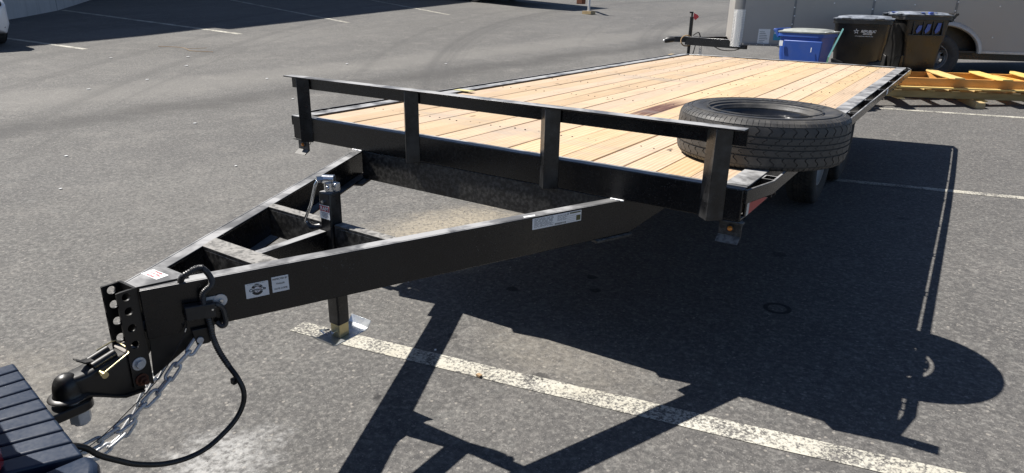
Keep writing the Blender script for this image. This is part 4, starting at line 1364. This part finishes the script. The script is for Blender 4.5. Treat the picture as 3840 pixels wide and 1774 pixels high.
def black_recess(R_, w, d, H):
    """moulded lower belly: two scooped wheel wells and a raised centre panel"""
    for sx in (-1, 1):
        MB().loft([[(sx * w * .40, -d * .395, H * .02), (sx * w * .2, -d * .395, H * .02), (sx * w * .2, -d * .34, H * .02), (sx * w * .4, -d * .3, H * .02)],
                   [(sx * w * .415, -d * .405, H * .36), (sx * w * .18, -d * .41, H * .36), (sx * w * .18, -d * .36, H * .36), (sx * w * .415, -d * .32, H * .36)],
                   [(sx * w * .44, -d * .40, H * .46), (sx * w * .22, -d * .39, H * .42), (sx * w * .22, -d * .36, H * .42), (sx * w * .44, -d * .34, H * .46)]]).build('moulded_flank', 'cartblack', R_, bevel=.015, seg=3)

b1 = (.31, 9.28)
K1, K1B, K1L = cart('trash_cart', (b1[0], b1[1], gh(*b1)), radians(4), 1.13, .78, .84, 'cartblack', 'lid')
tag(K1, 'black wheeled cart facing front with white print across its middle', 'wheelie bin')
republic(K1B, .78, .84, 1.13, .9, .68)
black_recess(K1, .78, .84, 1.13)
b2 = (.93, 9.97)
K2, K2B, K2L = cart('trash_cart', (b2[0], b2[1], gh(*b2)), radians(-56), 1.2, .71, .74, 'cartblack', 'lid')
K2.scale = (1, 1, .955)
tag(K2, 'black wheeled cart with blue smears on its lid and blue scraps on its side', 'wheelie bin')
republic(K2B, .69, .72, 1.2, .93, .7)
black_recess(K2, .69, .72, 1.2)
# ribs and blue scraps on the visible flank of the taller cart (+X side)
for i in range(4):
    yy = -.22 + i * .145
    MB().hexa([(.312, yy, .86), (.319, yy + .012, .86), (.319, yy + .012, 1.06), (.312, yy, 1.06)][0:4], [(.357, yy, .86), (.357, yy + .012, .86), (.339, yy + .012, 1.06), (.339, yy, 1.06)]).build('side_rib', 'cartblack', K2)
MB().box(.302, .359, -.26, .26, .848, .862).build('side_ledge', 'cartblack', K2, bevel=.003)
for (yy, hh) in ((-.15, .1), (-.02, .12), (.13, .14)):
    MB().prism([(.339, yy, .88), (.339, yy + .05, .93), (.339, yy + .06, .9 + hh), (.339, yy + .01, .9 + hh), (.339, yy - .02, .92)], (.006, 0, 0)).build('blue_scrap', 'bluescrap', K2)
for (xx, yy, aa) in ((-.1, -.3, .09), (.2, -.28, .07), (.25, .1, .06), (-.2, .15, .05), (.1, .3, .06), (.3, -.1, .05)):
    m = MB()
    pts = [(xx + aa * random.uniform(.6, 1.2) * cos(2 * pi * i / 9), yy + aa * .5 * random.uniform(.5, 1.2) * sin(2 * pi * i / 9), 1.1885 - .05 * (abs(xx) + abs(yy)) * .3) for i in range(9)]
    m.prism(pts, (0, 0, .008)).build('blue_smear', 'bluescrap', K2L)
MB().box(.29, .35, -.02, .04, 1.15, 1.2).build('lid_catch', 'bluescrap', K2L, bevel=.008)
# slot moulding with pale edge low on the flank
MB().box(.257, .271, -.11, .05, .30, .316).build('pale_edge', 'label', K2, bevel=.003)
MB().box(.252, .27, -.1, .04, .316, .55).build('grip_pocket', 'plastic', K2, bevel=.01)

# strap hanging from the middle cart's lid
m = MB()
def flat_strip(pts, w, th, mi):
    for a, b in zip(pts[:-1], pts[1:]):
        m.bar(a, b, w, th, up=(0, 1, .2), mi=mi)
gz = gh(.14, 7.45)
flat_strip([(.31, 7.5, 1.23), (.25, 7.47, 1.03), (.2, 7.45, .87)], .02, .004, 0)
flat_strip([(.2, 7.45, .87), (.185, 7.45, .7), (.155, 7.45, .4), (.14, 7.45, gz + .003)], .017, .004, 1)
st_ = m.build('packing_strap', ['strap_aqua', 'strap_green'])
tag(st_, 'thin green packing strap hanging beside the black cart with white print', 'strap')

# ------------------------------------------------------------------ enclosed cargo trailer behind the carts
ang = radians(19.3)
E0 = (-1.80, 9.86)                         # front corner of its near side
zf = .812                                 # underside of the body (world)
ET = empty('cargo_trailer', (E0[0], E0[1], zf), ang)
tag(ET, 'charcoal enclosed cargo trailer with a diamond plate corner behind the carts', 'trailer')
LEN, WID, HGT = 5.4, 2.5, 1.95
seams = [0.0, .96, 2.16, 3.37, 4.58, LEN]
wx_ = 3.2                                # wheel centre along the side
# skin panels (near side), the wheel opening cut as an arch
AR = 1.06                                 # half length of the twin-axle opening
wc_ = wx_ - .46
def arch_cut(x):
    d_ = abs(x - wc_)
    if d_ >= AR:
        return -1
    e = max(0.0, d_ - (AR - .6)) / .6
    return .42 * sqrt(max(0, 1 - e * e))
for i in range(5):
    x0, x1 = seams[i] + (.16 if i == 0 else .002), seams[i + 1] - .002
    m = MB()
    N = 24
    xs = [x0 + (x1 - x0) * j / N for j in range(N + 1)]
    xs += [wc_ + g_ * (AR - .6 * (1 - cos(radians(9 * q_)))) for g_ in (-1, 1) for q_ in range(10)]
    xs = sorted(e for e in xs if x0 - 1e-6 <= e <= x1 + 1e-6)
    xs = sorted(xs)
    for a, b in zip(xs[:-1], xs[1:]):
        za, zb_ = max(.03, arch_cut(a)), max(.03, arch_cut(b))
        m.hexa([(a, 0, za), (b, 0, zb_), (b, .02, zb_), (a, .02, za)], [(a, 0, HGT), (b, 0, HGT), (b, .02, HGT), (a, .02, HGT)])
    bmq = m.build('side_panel', 'cargo', ET, smooth=0)
# seam strips and screws
for i in range(1, 5):
    MB().box(seams[i] - .018, seams[i] + .018, -.0035, -.0002, .035 if abs(seams[i] - wc_) > AR else arch_cut(seams[i]) + .02, HGT).build('seam_strip', 'trim_dark', ET, bevel=.001)
m = MB()
for i in range(1, 5):
    k_ = 0
    z_ = .1
    while z_ < HGT:
        if z_ > arch_cut(seams[i]) + .03:
            m.sphere((seams[i] + (.009 if k_ % 2 else -.009), -.004, z_),   .012, 8, 5, sc=(1, .6, 1))
        z_ += .135
        k_ += 1
    if i < 5:
        mid_ = (seams[i] + seams[i + 1 if i < 4 else 4]) / 2
        for z_ in (.25, .72, 1.2, 1.68):
            if z_ > arch_cut(mid_) + .05 and i < 4:
                m.sphere((mid_, -.002, z_),   .012, 8, 5, sc=(1, .6, 1))
for i in range(46):
    x_ = .2 + i * (LEN - .3) / 45
    if arch_cut(x_) < 0:
        m.sphere((x_, -.022, .02), .006, 6, 4, sc=(1, .6, 1))
struct(m.build('screw_heads', 'label', ET), 'stuff')
for (x0, x1, mt) in ((.16, wc_ - AR - .03, 'trim_dark'), (wc_ + AR + .06, LEN, 'trim')):
    MB().box(x0, x1, -.02, -.0003, .0, .04).build('bottom_trim', mt, ET, bevel=.004)
# rounded front corner: smooth upper part, diamond plate below
def corner(r, z0, z1, name, mat, off):
    m = MB()
    outer, N = [], 12
    cxx, cyy = .16, .16
    path = [(cxx - r * sin(pi / 2 * j / N) if False else cxx - r * sin(radians(90 * j / N)), cyy - r * cos(radians(90 * j / N))) for j in range(N + 1)]
    path = [(cxx + (.02 if mat == 'diamond' else .0), cyy - r)] + path if mat == 'diamond' else path
    ri = r - .006
    inn_ = [(cxx - ri * sin(radians(90 * j / N)), cyy - ri * cos(radians(90 * j / N))) for j in range(N + 1)]
    if mat == 'diamond':
        inn_ = [(cxx + .02, cyy - ri)] + inn_
    poly = path + inn_[::-1]
    m.prism([(a, b, z0) for a, b in poly], (0, 0, z1 - z0))
    return m.build(name, mat, ET, smooth=50)
corner(.16, .04, HGT, 'corner_post', 'trim_dark', 0)
corner(.1675, -.03, .585, 'stone_guard', 'diamond', .0)
MB().prism([(.2, -.012, -.05), (.27, -.012, -.002), (.13, -.012, -.002)], (0, .03, 0)).build('corner_foot', 'plastic', ET)
# front wall, far side, roof, floor
m = MB()
m.box(-.002, .02, .165, WID - .165, .04, HGT)
m.build('front_wall', 'cargo', ET)
m = MB()
m.box(.16, LEN, WID - .02, WID, .03, HGT)
m.build('side_wall', 'cargo', ET)
MB().box(.0, LEN, .021, WID - .021, HGT + .001, HGT + .05).build('roof', 'trim', ET, bevel=.02)
MB().box(.17, LEN - .01, .022, WID - .022, .0, .03).build('floor_pan', 'plastic', ET)
MB().box(LEN - .02, LEN, .022, WID - .022, .031, HGT).build('rear_door', 'cargo', ET)
m = MB()
m.box(wc_ - 1.1, wc_ + 1.1, .26, .28, -.05, .55)
m.box(wc_ - 1.1, wc_ + 1.1, .0205, .26, .5, .52)
m.build('wheel_well', 'plastic', ET)
for yy_ in (.4, WID - .4):
    MB().box(1.9, LEN - .1, yy_ - .03, yy_ + .03, -.125, -.002).build('chassis_rail', 'steel', ET)
for xx_ in (.9, 1.7, 4.3, 5.0):
    MB().box(xx_, xx_ + .05, .44, WID - .44, -.08, -.002).build('chassis_brace', 'steel', ET)
# fender flare: half-round band proud of the skin
m = MB()
rings = []
for j in range(41):
    t_ = -1 + 2 * j / 40
    a = radians(90 * abs(t_))
    sg = -1 if t_ < 0 else 1
    # quarter ellipses at both ends joined by a level run
    px_ = wc_ + sg * (AR - .6) * min(1, abs(t_) * 8) + sg * .6 * sin(a)
    pz_ = .42 * cos(a)
    nx_, nz_ = sg * sin(a) * .42, cos(a) * .6
    nl = sqrt(nx_ * nx_ + nz_ * nz_)
    nx_, nz_ = nx_ / nl, nz_ / nl
    rings.append([(px_ + nx_ * o2, y_, pz_ + nz_ * o2) for (o2, y_) in ((-.004, .004), (-.004, -.045), (.012, -.06), (.05, -.05), (.07, -.02), (.075, -.0005))])
m.loft(rings).build('fender_flare', 'trim', ET, smooth=50)
# wheel
EW = rim_mesh(.2, .2, .035, holes=10).build('wheel', 'rimgrey', ET)
lx, ly = wx_, .1
wxw = E0[0] + cos(ang) * lx - sin(ang) * ly
wyw = E0[1] + sin(ang) * lx + cos(ang) * ly
zc_ = gh(wxw, wyw) + .372 - zf
EW.matrix_local = Matrix.Translation((lx, ly, zc_)) @ Matrix.Rotation(pi / 2, 4, 'X')
tyre_parts('tyre', .372, .215, .208, parent=EW, detail=False)
MB().lathe([(.0001, .075), (.035, .075), (.05, .06), (.053, .03)], 20).build('hub_cap', 'plastic', EW)
EW2 = share(EW, 'wheel', ET)
EW2.matrix_local = Matrix.Translation((lx - .92, ly, zc_ - .01)) @ Matrix.Rotation(pi / 2, 4, 'X')
for ch in list(EW.children):
    c2 = ch.copy(); COL.objects.link(c2); c2.parent = EW2
# arch of the second axle is hidden by the carts: leave the skin whole there but show the wheel beneath
# labels near the front corner
MB().box(.43, .62, -.0015, -.0002, .03, .28).build('info_label', 'label', ET)
m = MB()
for i in range(7):
    m.box(.45, .45 + random.uniform(.07, .14), -.0022, -.0017, .06 + i * .028, .068 + i * .028)
m.build('printing', 'ink_grey', ET)
MB().box(.68, .84, -.0015, -.0002, .1, .25).build('blue_label', simple('cyan_label', (.05, .32, .52), .4), ET)
MB().box(.69, .83, -.0022, -.0017, .205, .235).build('label_band', 'label', ET)
# its tongue, coupler and jack
ex0 = -.98
cy_ = WID / 2
m = MB()
for s_ in (-1, 1):
    m.bar((ex0 + .2, cy_ + s_ * .05, -.02), (.3, cy_ + s_ * .8, -.02), .055, .15)
m.build('tongue_frame', 'steel', ET, bevel=.004)
m = MB()
m.bar((ex0 - .02, cy_, .0), (ex0 + .22, cy_, .0), .09, .1)
m.loft([[(ex0 - .2 + dx_, cy_ + .055 * cos(2 * pi * j / 12) * sc2, .0 + .055 * sin(2 * pi * j / 12) * sc2 - dz_) for j in range(12)] for dx_, sc2, dz_ in ((0, .75, .03), (.02, 1, .026), (.1, 1.05, .01), (.2, .9, 0))])
m.build('coupler', 'plastic', ET, bevel=.004)
MB().sphere((ex0 - .21, cy_, -.035), .025, 12, 8).build('coupler_tip', 'galv', ET)
jxx = ex0 + .27
gw = gh(E0[0] + cos(ang) * jxx - sin(ang) * cy_, E0[1] + sin(ang) * jxx + cos(ang) * cy_)
m = MB()
m.cyl((jxx, cy_, gw + .215 - zf), (jxx, cy_, .02), .03, 14).cyl((jxx, cy_, .02), (jxx, cy_, .42), .035, 14)
m.cyl((jxx, cy_, .42), (jxx, cy_, .5), .018, 10).cyl((jxx - .05, cy_, .5), (jxx + .02, cy_, .5), .018, 10)
JJ = m.build('jack', 'steel', ET)
MB().cyl((jxx, cy_, gw + .2 - zf), (jxx, cy_, gw + .216 - zf), .1, 16).build('jack_foot', 'galv', JJ)
MB().prism([(jxx + .03, cy_ - .02, .49), (jxx + .1, cy_ - .02, .46), (jxx + .13, cy_ - .02, .42), (jxx + .07, cy_ - .02, .36), (jxx + .03, cy_ - .02, .4)], (0, .02, 0)).build('ribbon', 'ribbon', JJ)
W_ = MB()
m = MB()
m.tube(smooth_path([(jxx + .05, cy_ - .06, .08), (jxx + .15, cy_ - .08, .14), (jxx + .2, cy_ - .1, .05)], 6), .012, 6)
m.build('wire_loop', 'cable', ET)
m = MB()
m.tube(smooth_path([(jxx + .12, cy_ - .12, -.08), (jxx + .1, cy_ - .12, -.2), (jxx + .08, cy_ - .12, -.3)], 6), .01, 6)
m.box(jxx + .06, jxx + .11, cy_ - .14, cy_ - .1, -.42, -.302)
m.build('plug_lead', 'cable', ET)
m = MB()
m.tube(smooth_path([(jxx + .45, cy_ - .3, -.09), (jxx + .6, cy_ - .35, -.15), (jxx + .8, cy_ - .4, -.15), (jxx + .95, cy_ - .45, -.1)], 6), .01, 6)
m.build('wire_loop', 'cable', ET)
m = MB()
for i in range(5):
    c_ = Vector((jxx + .22, cy_ - .14, -.1 - i * .045))
    m.tube([c_ + Vector((.02 * cos(2 * pi * j / 10), .02 * sin(2 * pi * j / 10) * (i % 2), .028 * sin(2 * pi * j / 10))) for j in range(10)], .007, 6, closed=True)
m.build('hitch_chain', 'galv', ET)
m = MB()
m.tube([(jxx - .06 + .1 * cos(2 * pi * j / 14), cy_ - .07 + .02 * sin(6 * pi * j / 14), -.02 + .1 * sin(2 * pi * j / 14)) for j in range(14)], .014, 6, closed=True)
m.build('tie_rope', 'leaf', ET)
# wood block under that jack
wbx = (E0[0] + cos(ang) * (jxx - .05) - sin(ang) * cy_, E0[1] + sin(ang) * (jxx - .05) + cos(ang) * cy_)
m = MB()
m.box(-.32, .22, -.1, .1, 0, .1).box(-.32, .2, -.09, .1, .102, .2)
wb_ = m.build('wood_block', 'palletold', bevel=.004)
wb_.location = (wbx[0], wbx[1], gh(*wbx) + .002)
wb_.rotation_euler = (0, 0, radians(4))
tag(wb_, 'two stacked timbers under the jack of the charcoal cargo trailer', 'wood block')

# ------------------------------------------------------------------ pallets by the deck's rear corner
def board(name, parent, c, half, mat, rz=0.0, tilt=0.0, bev=.004):
    m = MB()
    hx, hy, hz = half
    N = 6
    rings = []
    b_ = random.uniform(-.004, .004)
    for i in range(N + 1):
        x_ = -hx + 2 * hx * i / N
        dz = b_ * (1 - (x_ / hx) ** 2)
        rings.append([(x_, -hy, -hz + dz), (x_, hy, -hz + dz), (x_, hy, hz + dz), (x_, -hy, hz + dz)])
    m.loft(rings)
    o = m.build(name, mat, parent, bevel=bev)
    o.location = c
    o.rotation_euler = (tilt, 0, rz)
    return o
ua = radians(25)
PO = (1.0, 8.36)
gzp = gh(2.0, 8.9)
P1 = empty('wooden_pallet', (PO[0], PO[1], .262), ua)
tag(P1, 'lower weathered wooden pallet resting on runners under the orange frame', 'pallet')
for u in (-.35, 1.02, 2.3):
    board('runner', P1, (u, .42, .035), (.055, .72, .04), 'palletold', rz=radians(-6))
for v in (.03, .5, 1.0):
    board('stringer', P1, (1.1, v, .1235), (1.75, .019, .046), 'palletold')
for i, u in enumerate((-.45, -.02, .42, .72, 1.02, 1.45, 1.78, 2.2, 2.6)):
    board('slat', P1, (u, .5, .1805), (.56, .05, .009), 'pallet', rz=pi / 2 + radians(random.uniform(-3, 3)))
    if i % 3 == 1:
        board('slat', P1, (u + .05, .47, .068), (.56, .05, .008), 'pallet', rz=pi / 2)
P2 = empty('wooden_pallet', (PO[0], PO[1], .4555), ua)
tag(P2, 'upper orange pine frame with tapered slats on top by the deck corner', 'pallet')
for v, mt in ((.0, 'palletbounce'), (.95, 'palletbounce')):
    board('side_board', P2, (1.3, v, .094), (1.5, .019, .054), mt)
board('ledge_board', P2, (1.3, -.02, .0265), (1.52, .075, .011), 'pallet')
board('ledge_board', P2, (1.3, .93, .0265), (1.52, .075, .011), 'pallet')
for u in (-.1, .7, 1.6, 2.5):
    board('cross_board', P2, (u, .46, .09), (.44, .019, .05), 'palletbounce', rz=pi / 2)
for u in (-.12, .72, 1.3, 1.86, 2.45):
    m = MB()
    wv_ = [(-.72, .03, .012), (-.6, .075, .004), (-.2, .088, .0), (.3, .085, .0), (.55, .08, .004), (.68, .06, .014)]
    m.loft([[(a, -b, c_), (a, b, c_), (a, b, c_ + .02), (a, -b, c_ + .02)] for a, b, c_ in wv_])
    o = m.build('top_slat', 'pallet', P2, bevel=.004)
    o.location = (u, .42, .1495)
    o.rotation_euler = (0, radians(random.uniform(-.3, .3)), radians(-97))

# ------------------------------------------------------------------ boundary wall and added shade block on the left
def wall_strip(name, a, b, h, th, parent=None, mat='stucco'):
    a, b = Vector(a), Vector(b)
    d = (b - a).normalized()
    nn = Vector((-d.y, d.x))
    m = MB()
    N = max(1, int((b - a).length / 1.0))
    rings = []
    for i in range(N + 1):
        p = a.lerp(b, i / N)
        z0 = gh(p.x, p.y) - .3
        z1 = h
        q = p + nn * th
        rings.append([(p.x, p.y, z0), (q.x, q.y, z0), (q.x, q.y, z1), (p.x, p.y, z1)])
    m.loft(rings)
    return m.build(name, mat, parent)
BW = empty('boundary_wall')
tag(BW, 'pale stucco wall with vertical joints at the head of the parking bays', 'wall')
A_, B_ = Vector((-15.9, 2.4)), Vector((-23.4, 9.9))
base_pts = [(-14.6, 1.55), (-18.17, 5.05), (-20.02, 7.1), (-22.7, 9.3), (-25.5, 11.7), (-29.0, 14.6)]
for a, b in zip(base_pts[:-1], base_pts[1:]):
    d_ = (Vector(b) - Vector(a)).normalized() * .015
    wall_strip('wall_panel', Vector(a) + d_, Vector(b) - d_, 2.9, -.2 * -1, BW)
    wall_strip('wall_joint', Vector(b) - d_ * 1.02, Vector(b) + d_ * 1.02, 2.88, .19, BW, 'trim_dark')
BD = empty('shade_building')  # unseen, added and sized to cast the shade edge on the bays
tag(BD, 'tall plain block added unseen behind the stucco wall to shade the bays', 'shade_building')
Lx, Ly = LIGHT.x, LIGHT.y
def cast(px, py, pz, xplane):
    t = (px - xplane(0)) / Lx
    return t
# east face passes where the shade edge demands: shade edge points on the yard
s1_, s2_, s3_, s4_ = (-13.13, 3.13), (-14.07, 8.02), (-13.58, 8.24), (-14.1, 12.45)
hb = 13.6
def top_of(p, t):
    return (p[0] - Lx * t, p[1] - Ly * t, gh(*p) + t)
m = MB()
q0, q1 = top_of(s1_, hb), top_of(s2_, hb)
q2, q3 = top_of(s3_, hb + .45), top_of(s4_, hb + .45)
ext = Vector((q1[0] - q0[0], q1[1] - q0[1], q1[2] - q0[2])).normalized()
q00 = Vector(q0) - ext * .05
m.prism([(q00.x, q00.y, 0), (q1[0], q1[1], 0), (q1[0], q1[1], q1[2]), (q00.x, q00.y, q00.z)], (-9, 0, 0))
B1_ = m.build('shade_building_block', 'stucco', BD)
m = MB()
e2 = (Vector(q3) - Vector(q2)).normalized()
q33 = Vector(q3) + e2 * 16
m.prism([(q2[0], q1[1] + .01, 0), (q33.x, q33.y, 0), (q33.x, q33.y, q33.z), (q2[0], q1[1] + .01, q2[2])], (-9, 0, 0))
m.build('shade_building_block', 'stucco', BD)
for k_ in range(4):
    for j_ in range(3):
        p = q00.lerp(Vector(q1), .15 + k_ * .25)
        MB().box(p.x - .02, p.x + .05, p.y - .6, p.y + .6, 4.4 + j_ * 3.2, 5.9 + j_ * 3.2).build('shade_building_window', 'glass', BD)

# ------------------------------------------------------------------ white car, nose only in view
def car(loc, rz):
    R_ = empty('parked_car', loc, rz)
    m = MB()
    # stations along local X (nose at x=0, tail at -4.6): half width, z low, z belt, z top, roof half width
    st = [(0.0, .5, .34, .5, .56), (-.05, .72, .27, .6, .68), (-.16, .86, .22, .68, .78), (-.4, .93, .2, .74, .9), (-.9, .96, .2, .8, .99), (-1.3, .96, .2, .9, 1.06), (-1.9, .96, .2, .95, 1.5),
          (-2.4, .96, .2, .96, 1.62), (-3.4, .96, .2, .97, 1.6), (-4.1, .94, .22, .97, 1.42), (-4.5, .88, .26, .95, 1.05), (-4.62, .7, .36, .7, .8)]
    rings = []
    for x_, w_, z0, zb2, zt2 in st:
        up = .72 if zt2 > 1.3 else .86
        rings.append([(x_, -w_ * .92, z0), (x_, w_ * .92, z0), (x_, w_, z0 + .15), (x_, w_, zb2), (x_, w_ * up, zt2 - .04), (x_, w_ * up * .8, zt2), (x_, -w_ * up * .8, zt2), (x_, -w_ * up, zt2 - .04), (x_, -w_, zb2), (x_, -w_, z0 + .15)])
    m.loft(rings)
    b_ = m.build('body', 'white_car', R_, smooth=55, bevel=.02, seg=3)
    for s_ in (-1, 1):
        MB().loft([[(.004 - dx_, s_ * (.42 + dy_), z0), (.004 - dx_, s_ * (.42 + dy_), z1), (-.05 - dx_, s_ * (.42 + dy_), z1), (-.05 - dx_, s_ * (.42 + dy_), z0)] for dx_, dy_, z0, z1 in ((.0, .0, .36, .5), (.045, .2, .33, .53), (.1, .33, .3, .54), (.16, .4, .36, .5))]).build('side_intake', 'plastic', R_, bevel=.01)
        MB().sphere((-.2, s_ * .7, .68), .1, 16, 10, sc=(1.5, 1, .8)).build('headlight', 'glass', R_)
        for x_ in (-.88, -3.65):
            rm = rim_mesh(.24, .24, .07).build('wheel', 'rimgrey', R_)
            tyre_parts('tyre', .36, .25, .25, parent=rm, detail=False)
            rm.matrix_local = Matrix.Translation((x_, s_ * .84, .36)) @ Matrix.Rotation(-s_ * pi / 2, 4, 'X')
    MB().box(-.06, .006, -.4, .4, .3, .4).build('lower_grille', 'plastic', R_, bevel=.01)
    for s_ in (-1, 1):
        MB().prism([(-1.4, s_ * .93, .98), (-2.0, s_ * .8, 1.42), (-3.9, s_ * .8, 1.36), (-4.2, s_ * .9, 1.0)], (0, -s_ * .02, 0)).build('side_window', 'glass', R_)
    return R_
cxp = (-13.06, 2.44)
CAR = car((cxp[0], cxp[1], gh(*cxp) + .02), radians(2))
CAR.scale = (1, 1, 1.12)
tag(CAR, 'white car at the edge of the shaded bays, only its front corner in view', 'car')

# ------------------------------------------------------------------ far trailer at the top of the yard
FT = empty('box_trailer', (-11.6, 20.6, gh(-11.6, 20.6)), radians(172))
tag(FT, 'dark box trailer on its jack stand at the back of the yard', 'trailer')
MB().box(.9, 8.5, -1.15, 1.15, .52, 2.9).build('body', 'cargo', FT, bevel=.02)
m = MB()
for s_ in (-1, 1):
    m.bar((.92, s_ * .9, .46), (-1.35, s_ * .06, .46), .06, .12)
m.build('tongue_frame', 'steel', FT)
for s_ in (-1, 1):
    for x_ in (3.2, 4.25):
        rm = rim_mesh(.2, .2, .05).build('wheel', 'rimgrey', FT)
        tyre_parts('tyre', .37, .22, .208, parent=rm, detail=False)
        gp_ = (-11.6 + cos(radians(172)) * x_ - sin(radians(172)) * s_ * 1.05, 20.6 + sin(radians(172)) * x_ + cos(radians(172)) * s_ * 1.05)
        rm.matrix_local = Matrix.Translation((x_, s_ * 1.05, gh(*gp_) - gh(-11.6, 20.6) + .37)) @ Matrix.Rotation(-s_ * pi / 2, 4, 'X')
jp = (-9.65, 19.45)
d_ = Vector((jp[0] + 11.6, jp[1] - 20.6)); a_ = radians(-172)
jl = (d_.x * cos(a_) - d_.y * sin(a_), d_.x * sin(a_) + d_.y * cos(a_))
zj = gh(*jp) - gh(-11.6, 20.6)
m = MB()
m.cyl((jl[0], jl[1], zj + .1), (jl[0], jl[1], 1.05), .045, 12)
m.build('jack', 'galv', FT)
MB().box(jl[0] - .18, jl[0] + .18, jl[1] - .14, jl[1] + .14, zj, zj + .1).build('jack_foot', 'palletold', FT)
MB().bar((-1.3, 0, .46), (jl[0] - .25, jl[1], .46), .1, .1).build('drawbar', 'steel', FT)
MB().box(jl[0] + .22, jl[0] + .48, jl[1] - .1, jl[1] + .1, zj + .32, zj + .55).build('lock_box', 'rust', FT, bevel=.02)

# ------------------------------------------------------------------ litter and grit
m = MB()
rg = random.Random(11)
def pebble(x_, y_, s_):
    z_ = gh(x_, y_)
    n_ = 5
    a0 = rg.uniform(0, 6)
    low = [(x_ + s_ * rg.uniform(.7, 1.2) * cos(a0 + 2 * pi * i / n_), y_ + s_ * rg.uniform(.7, 1.2) * sin(a0 + 2 * pi * i / n_), z_ - .002) for i in range(n_)]
    hi = [(x_ + s_ * .5 * cos(a0 + .4 + 2 * pi * i / n_), y_ + s_ * .5 * sin(a0 + .4 + 2 * pi * i / n_), z_ + s_ * rg.uniform(.4, .8)) for i in range(n_)]
    m.loft([low, hi])
for i in range(1300):
    if rg.random() < .5:
        x_, y_ = rg.uniform(-6, 3), rg.uniform(-1.8, 5)
        s_ = rg.choice((.0015, .002, .0022, .003))
    else:
        x_, y_ = rg.uniform(-12, 4), rg.uniform(0, 12)
        s_ = rg.choice((.003, .004, .005, .006))
    pebble(x_, y_, s_)
for i in range(500):
    x_, y_ = rg.gauss(-.95, .3), rg.gauss(.95, .45)
    pebble(x_, y_, rg.choice((.003, .004, .006)))
struct(m.build('gravel', 'stone', smooth=0), 'stuff')
m = MB()
for (x_, y_, s_) in ((-7.6, 4.6, .03), (-7.0, 5.2, .02), (-9.5, 4.4, .035), (-8.6, 3.2, .03), (-6.0, 3.8, .02), (-5.5, 2.0, .02), (-4.2, 7.0, .025), (-4.9, 5.4, .025), (-3.2, 6.6, .03), (.02, -.3, .006), (-10.4, 5.0, .04), (-7.9, 6.6, .03), (-8.3, 2.2, .03), (-5.0, .4, .015), (-3.6, 1.2, .012), (-6.6, 7.9, .03), (-4.4, 8.8, .03), (-2.6, 3.0, .014), (-4.0, -.1, .012), (-11.0, 3.9, .03)):
    z_ = gh(x_, y_) + .006
    m.prism([(x_ + s_ * rg.uniform(.6, 1.2) * cos(2 * pi * i / 6), y_ + s_ * rg.uniform(.6, 1.2) * sin(2 * pi * i / 6), z_) for i in range(6)], (0, 0, .004))
struct(m.build('litter', 'label', smooth=0), 'stuff')
m = MB()
q_ = Vector((.321, -.37))
m.prism([(q_.x - .012, q_.y - .006, gh(*q_) + .005), (q_.x + .01, q_.y - .009, gh(*q_) + .005), (q_.x + .015, q_.y + .005, gh(*q_) + .005), (q_.x - .006, q_.y + .01, gh(*q_) + .005)], (0, 0, .009))
tag(m.build('leaf_scrap', 'leaf'), 'small dry brown scrap lying on the painted line', 'scrap')
m = MB()
tw = smooth_path([(-11.9, 5.3, gh(-11.9, 5.3) + .02), (-11.4, 5.5, gh(-11.4, 5.5) + .03), (-11.0, 5.45, gh(-11.0, 5.45) + .015), (-10.6, 5.65, gh(-10.6, 5.65) + .02)], 5)
m.tube(tw, .006, 5)
m.tube([tw[7], tw[7] + Vector((.3, .25, .02))], .004, 5)
tag(m.build('dry_twig', 'leaf'), 'dry brown twig on the asphalt beside the shade edge', 'twig')

# ------------------------------------------------------------------ print: text curves become plain meshes
bpy.context.view_layer.update()
dg = bpy.context.evaluated_depsgraph_get()
for o in [o for o in S.objects if o.type == 'FONT']:
    me = bpy.data.meshes.new_from_object(o.evaluated_get(dg))
    c = bpy.data.objects.new('tmp', me)
    COL.objects.link(c)
    c.parent = o.parent
    c.matrix_local = o.matrix_local.copy()
    nm = o.name
    bpy.data.objects.remove(o)
    c.name = nm
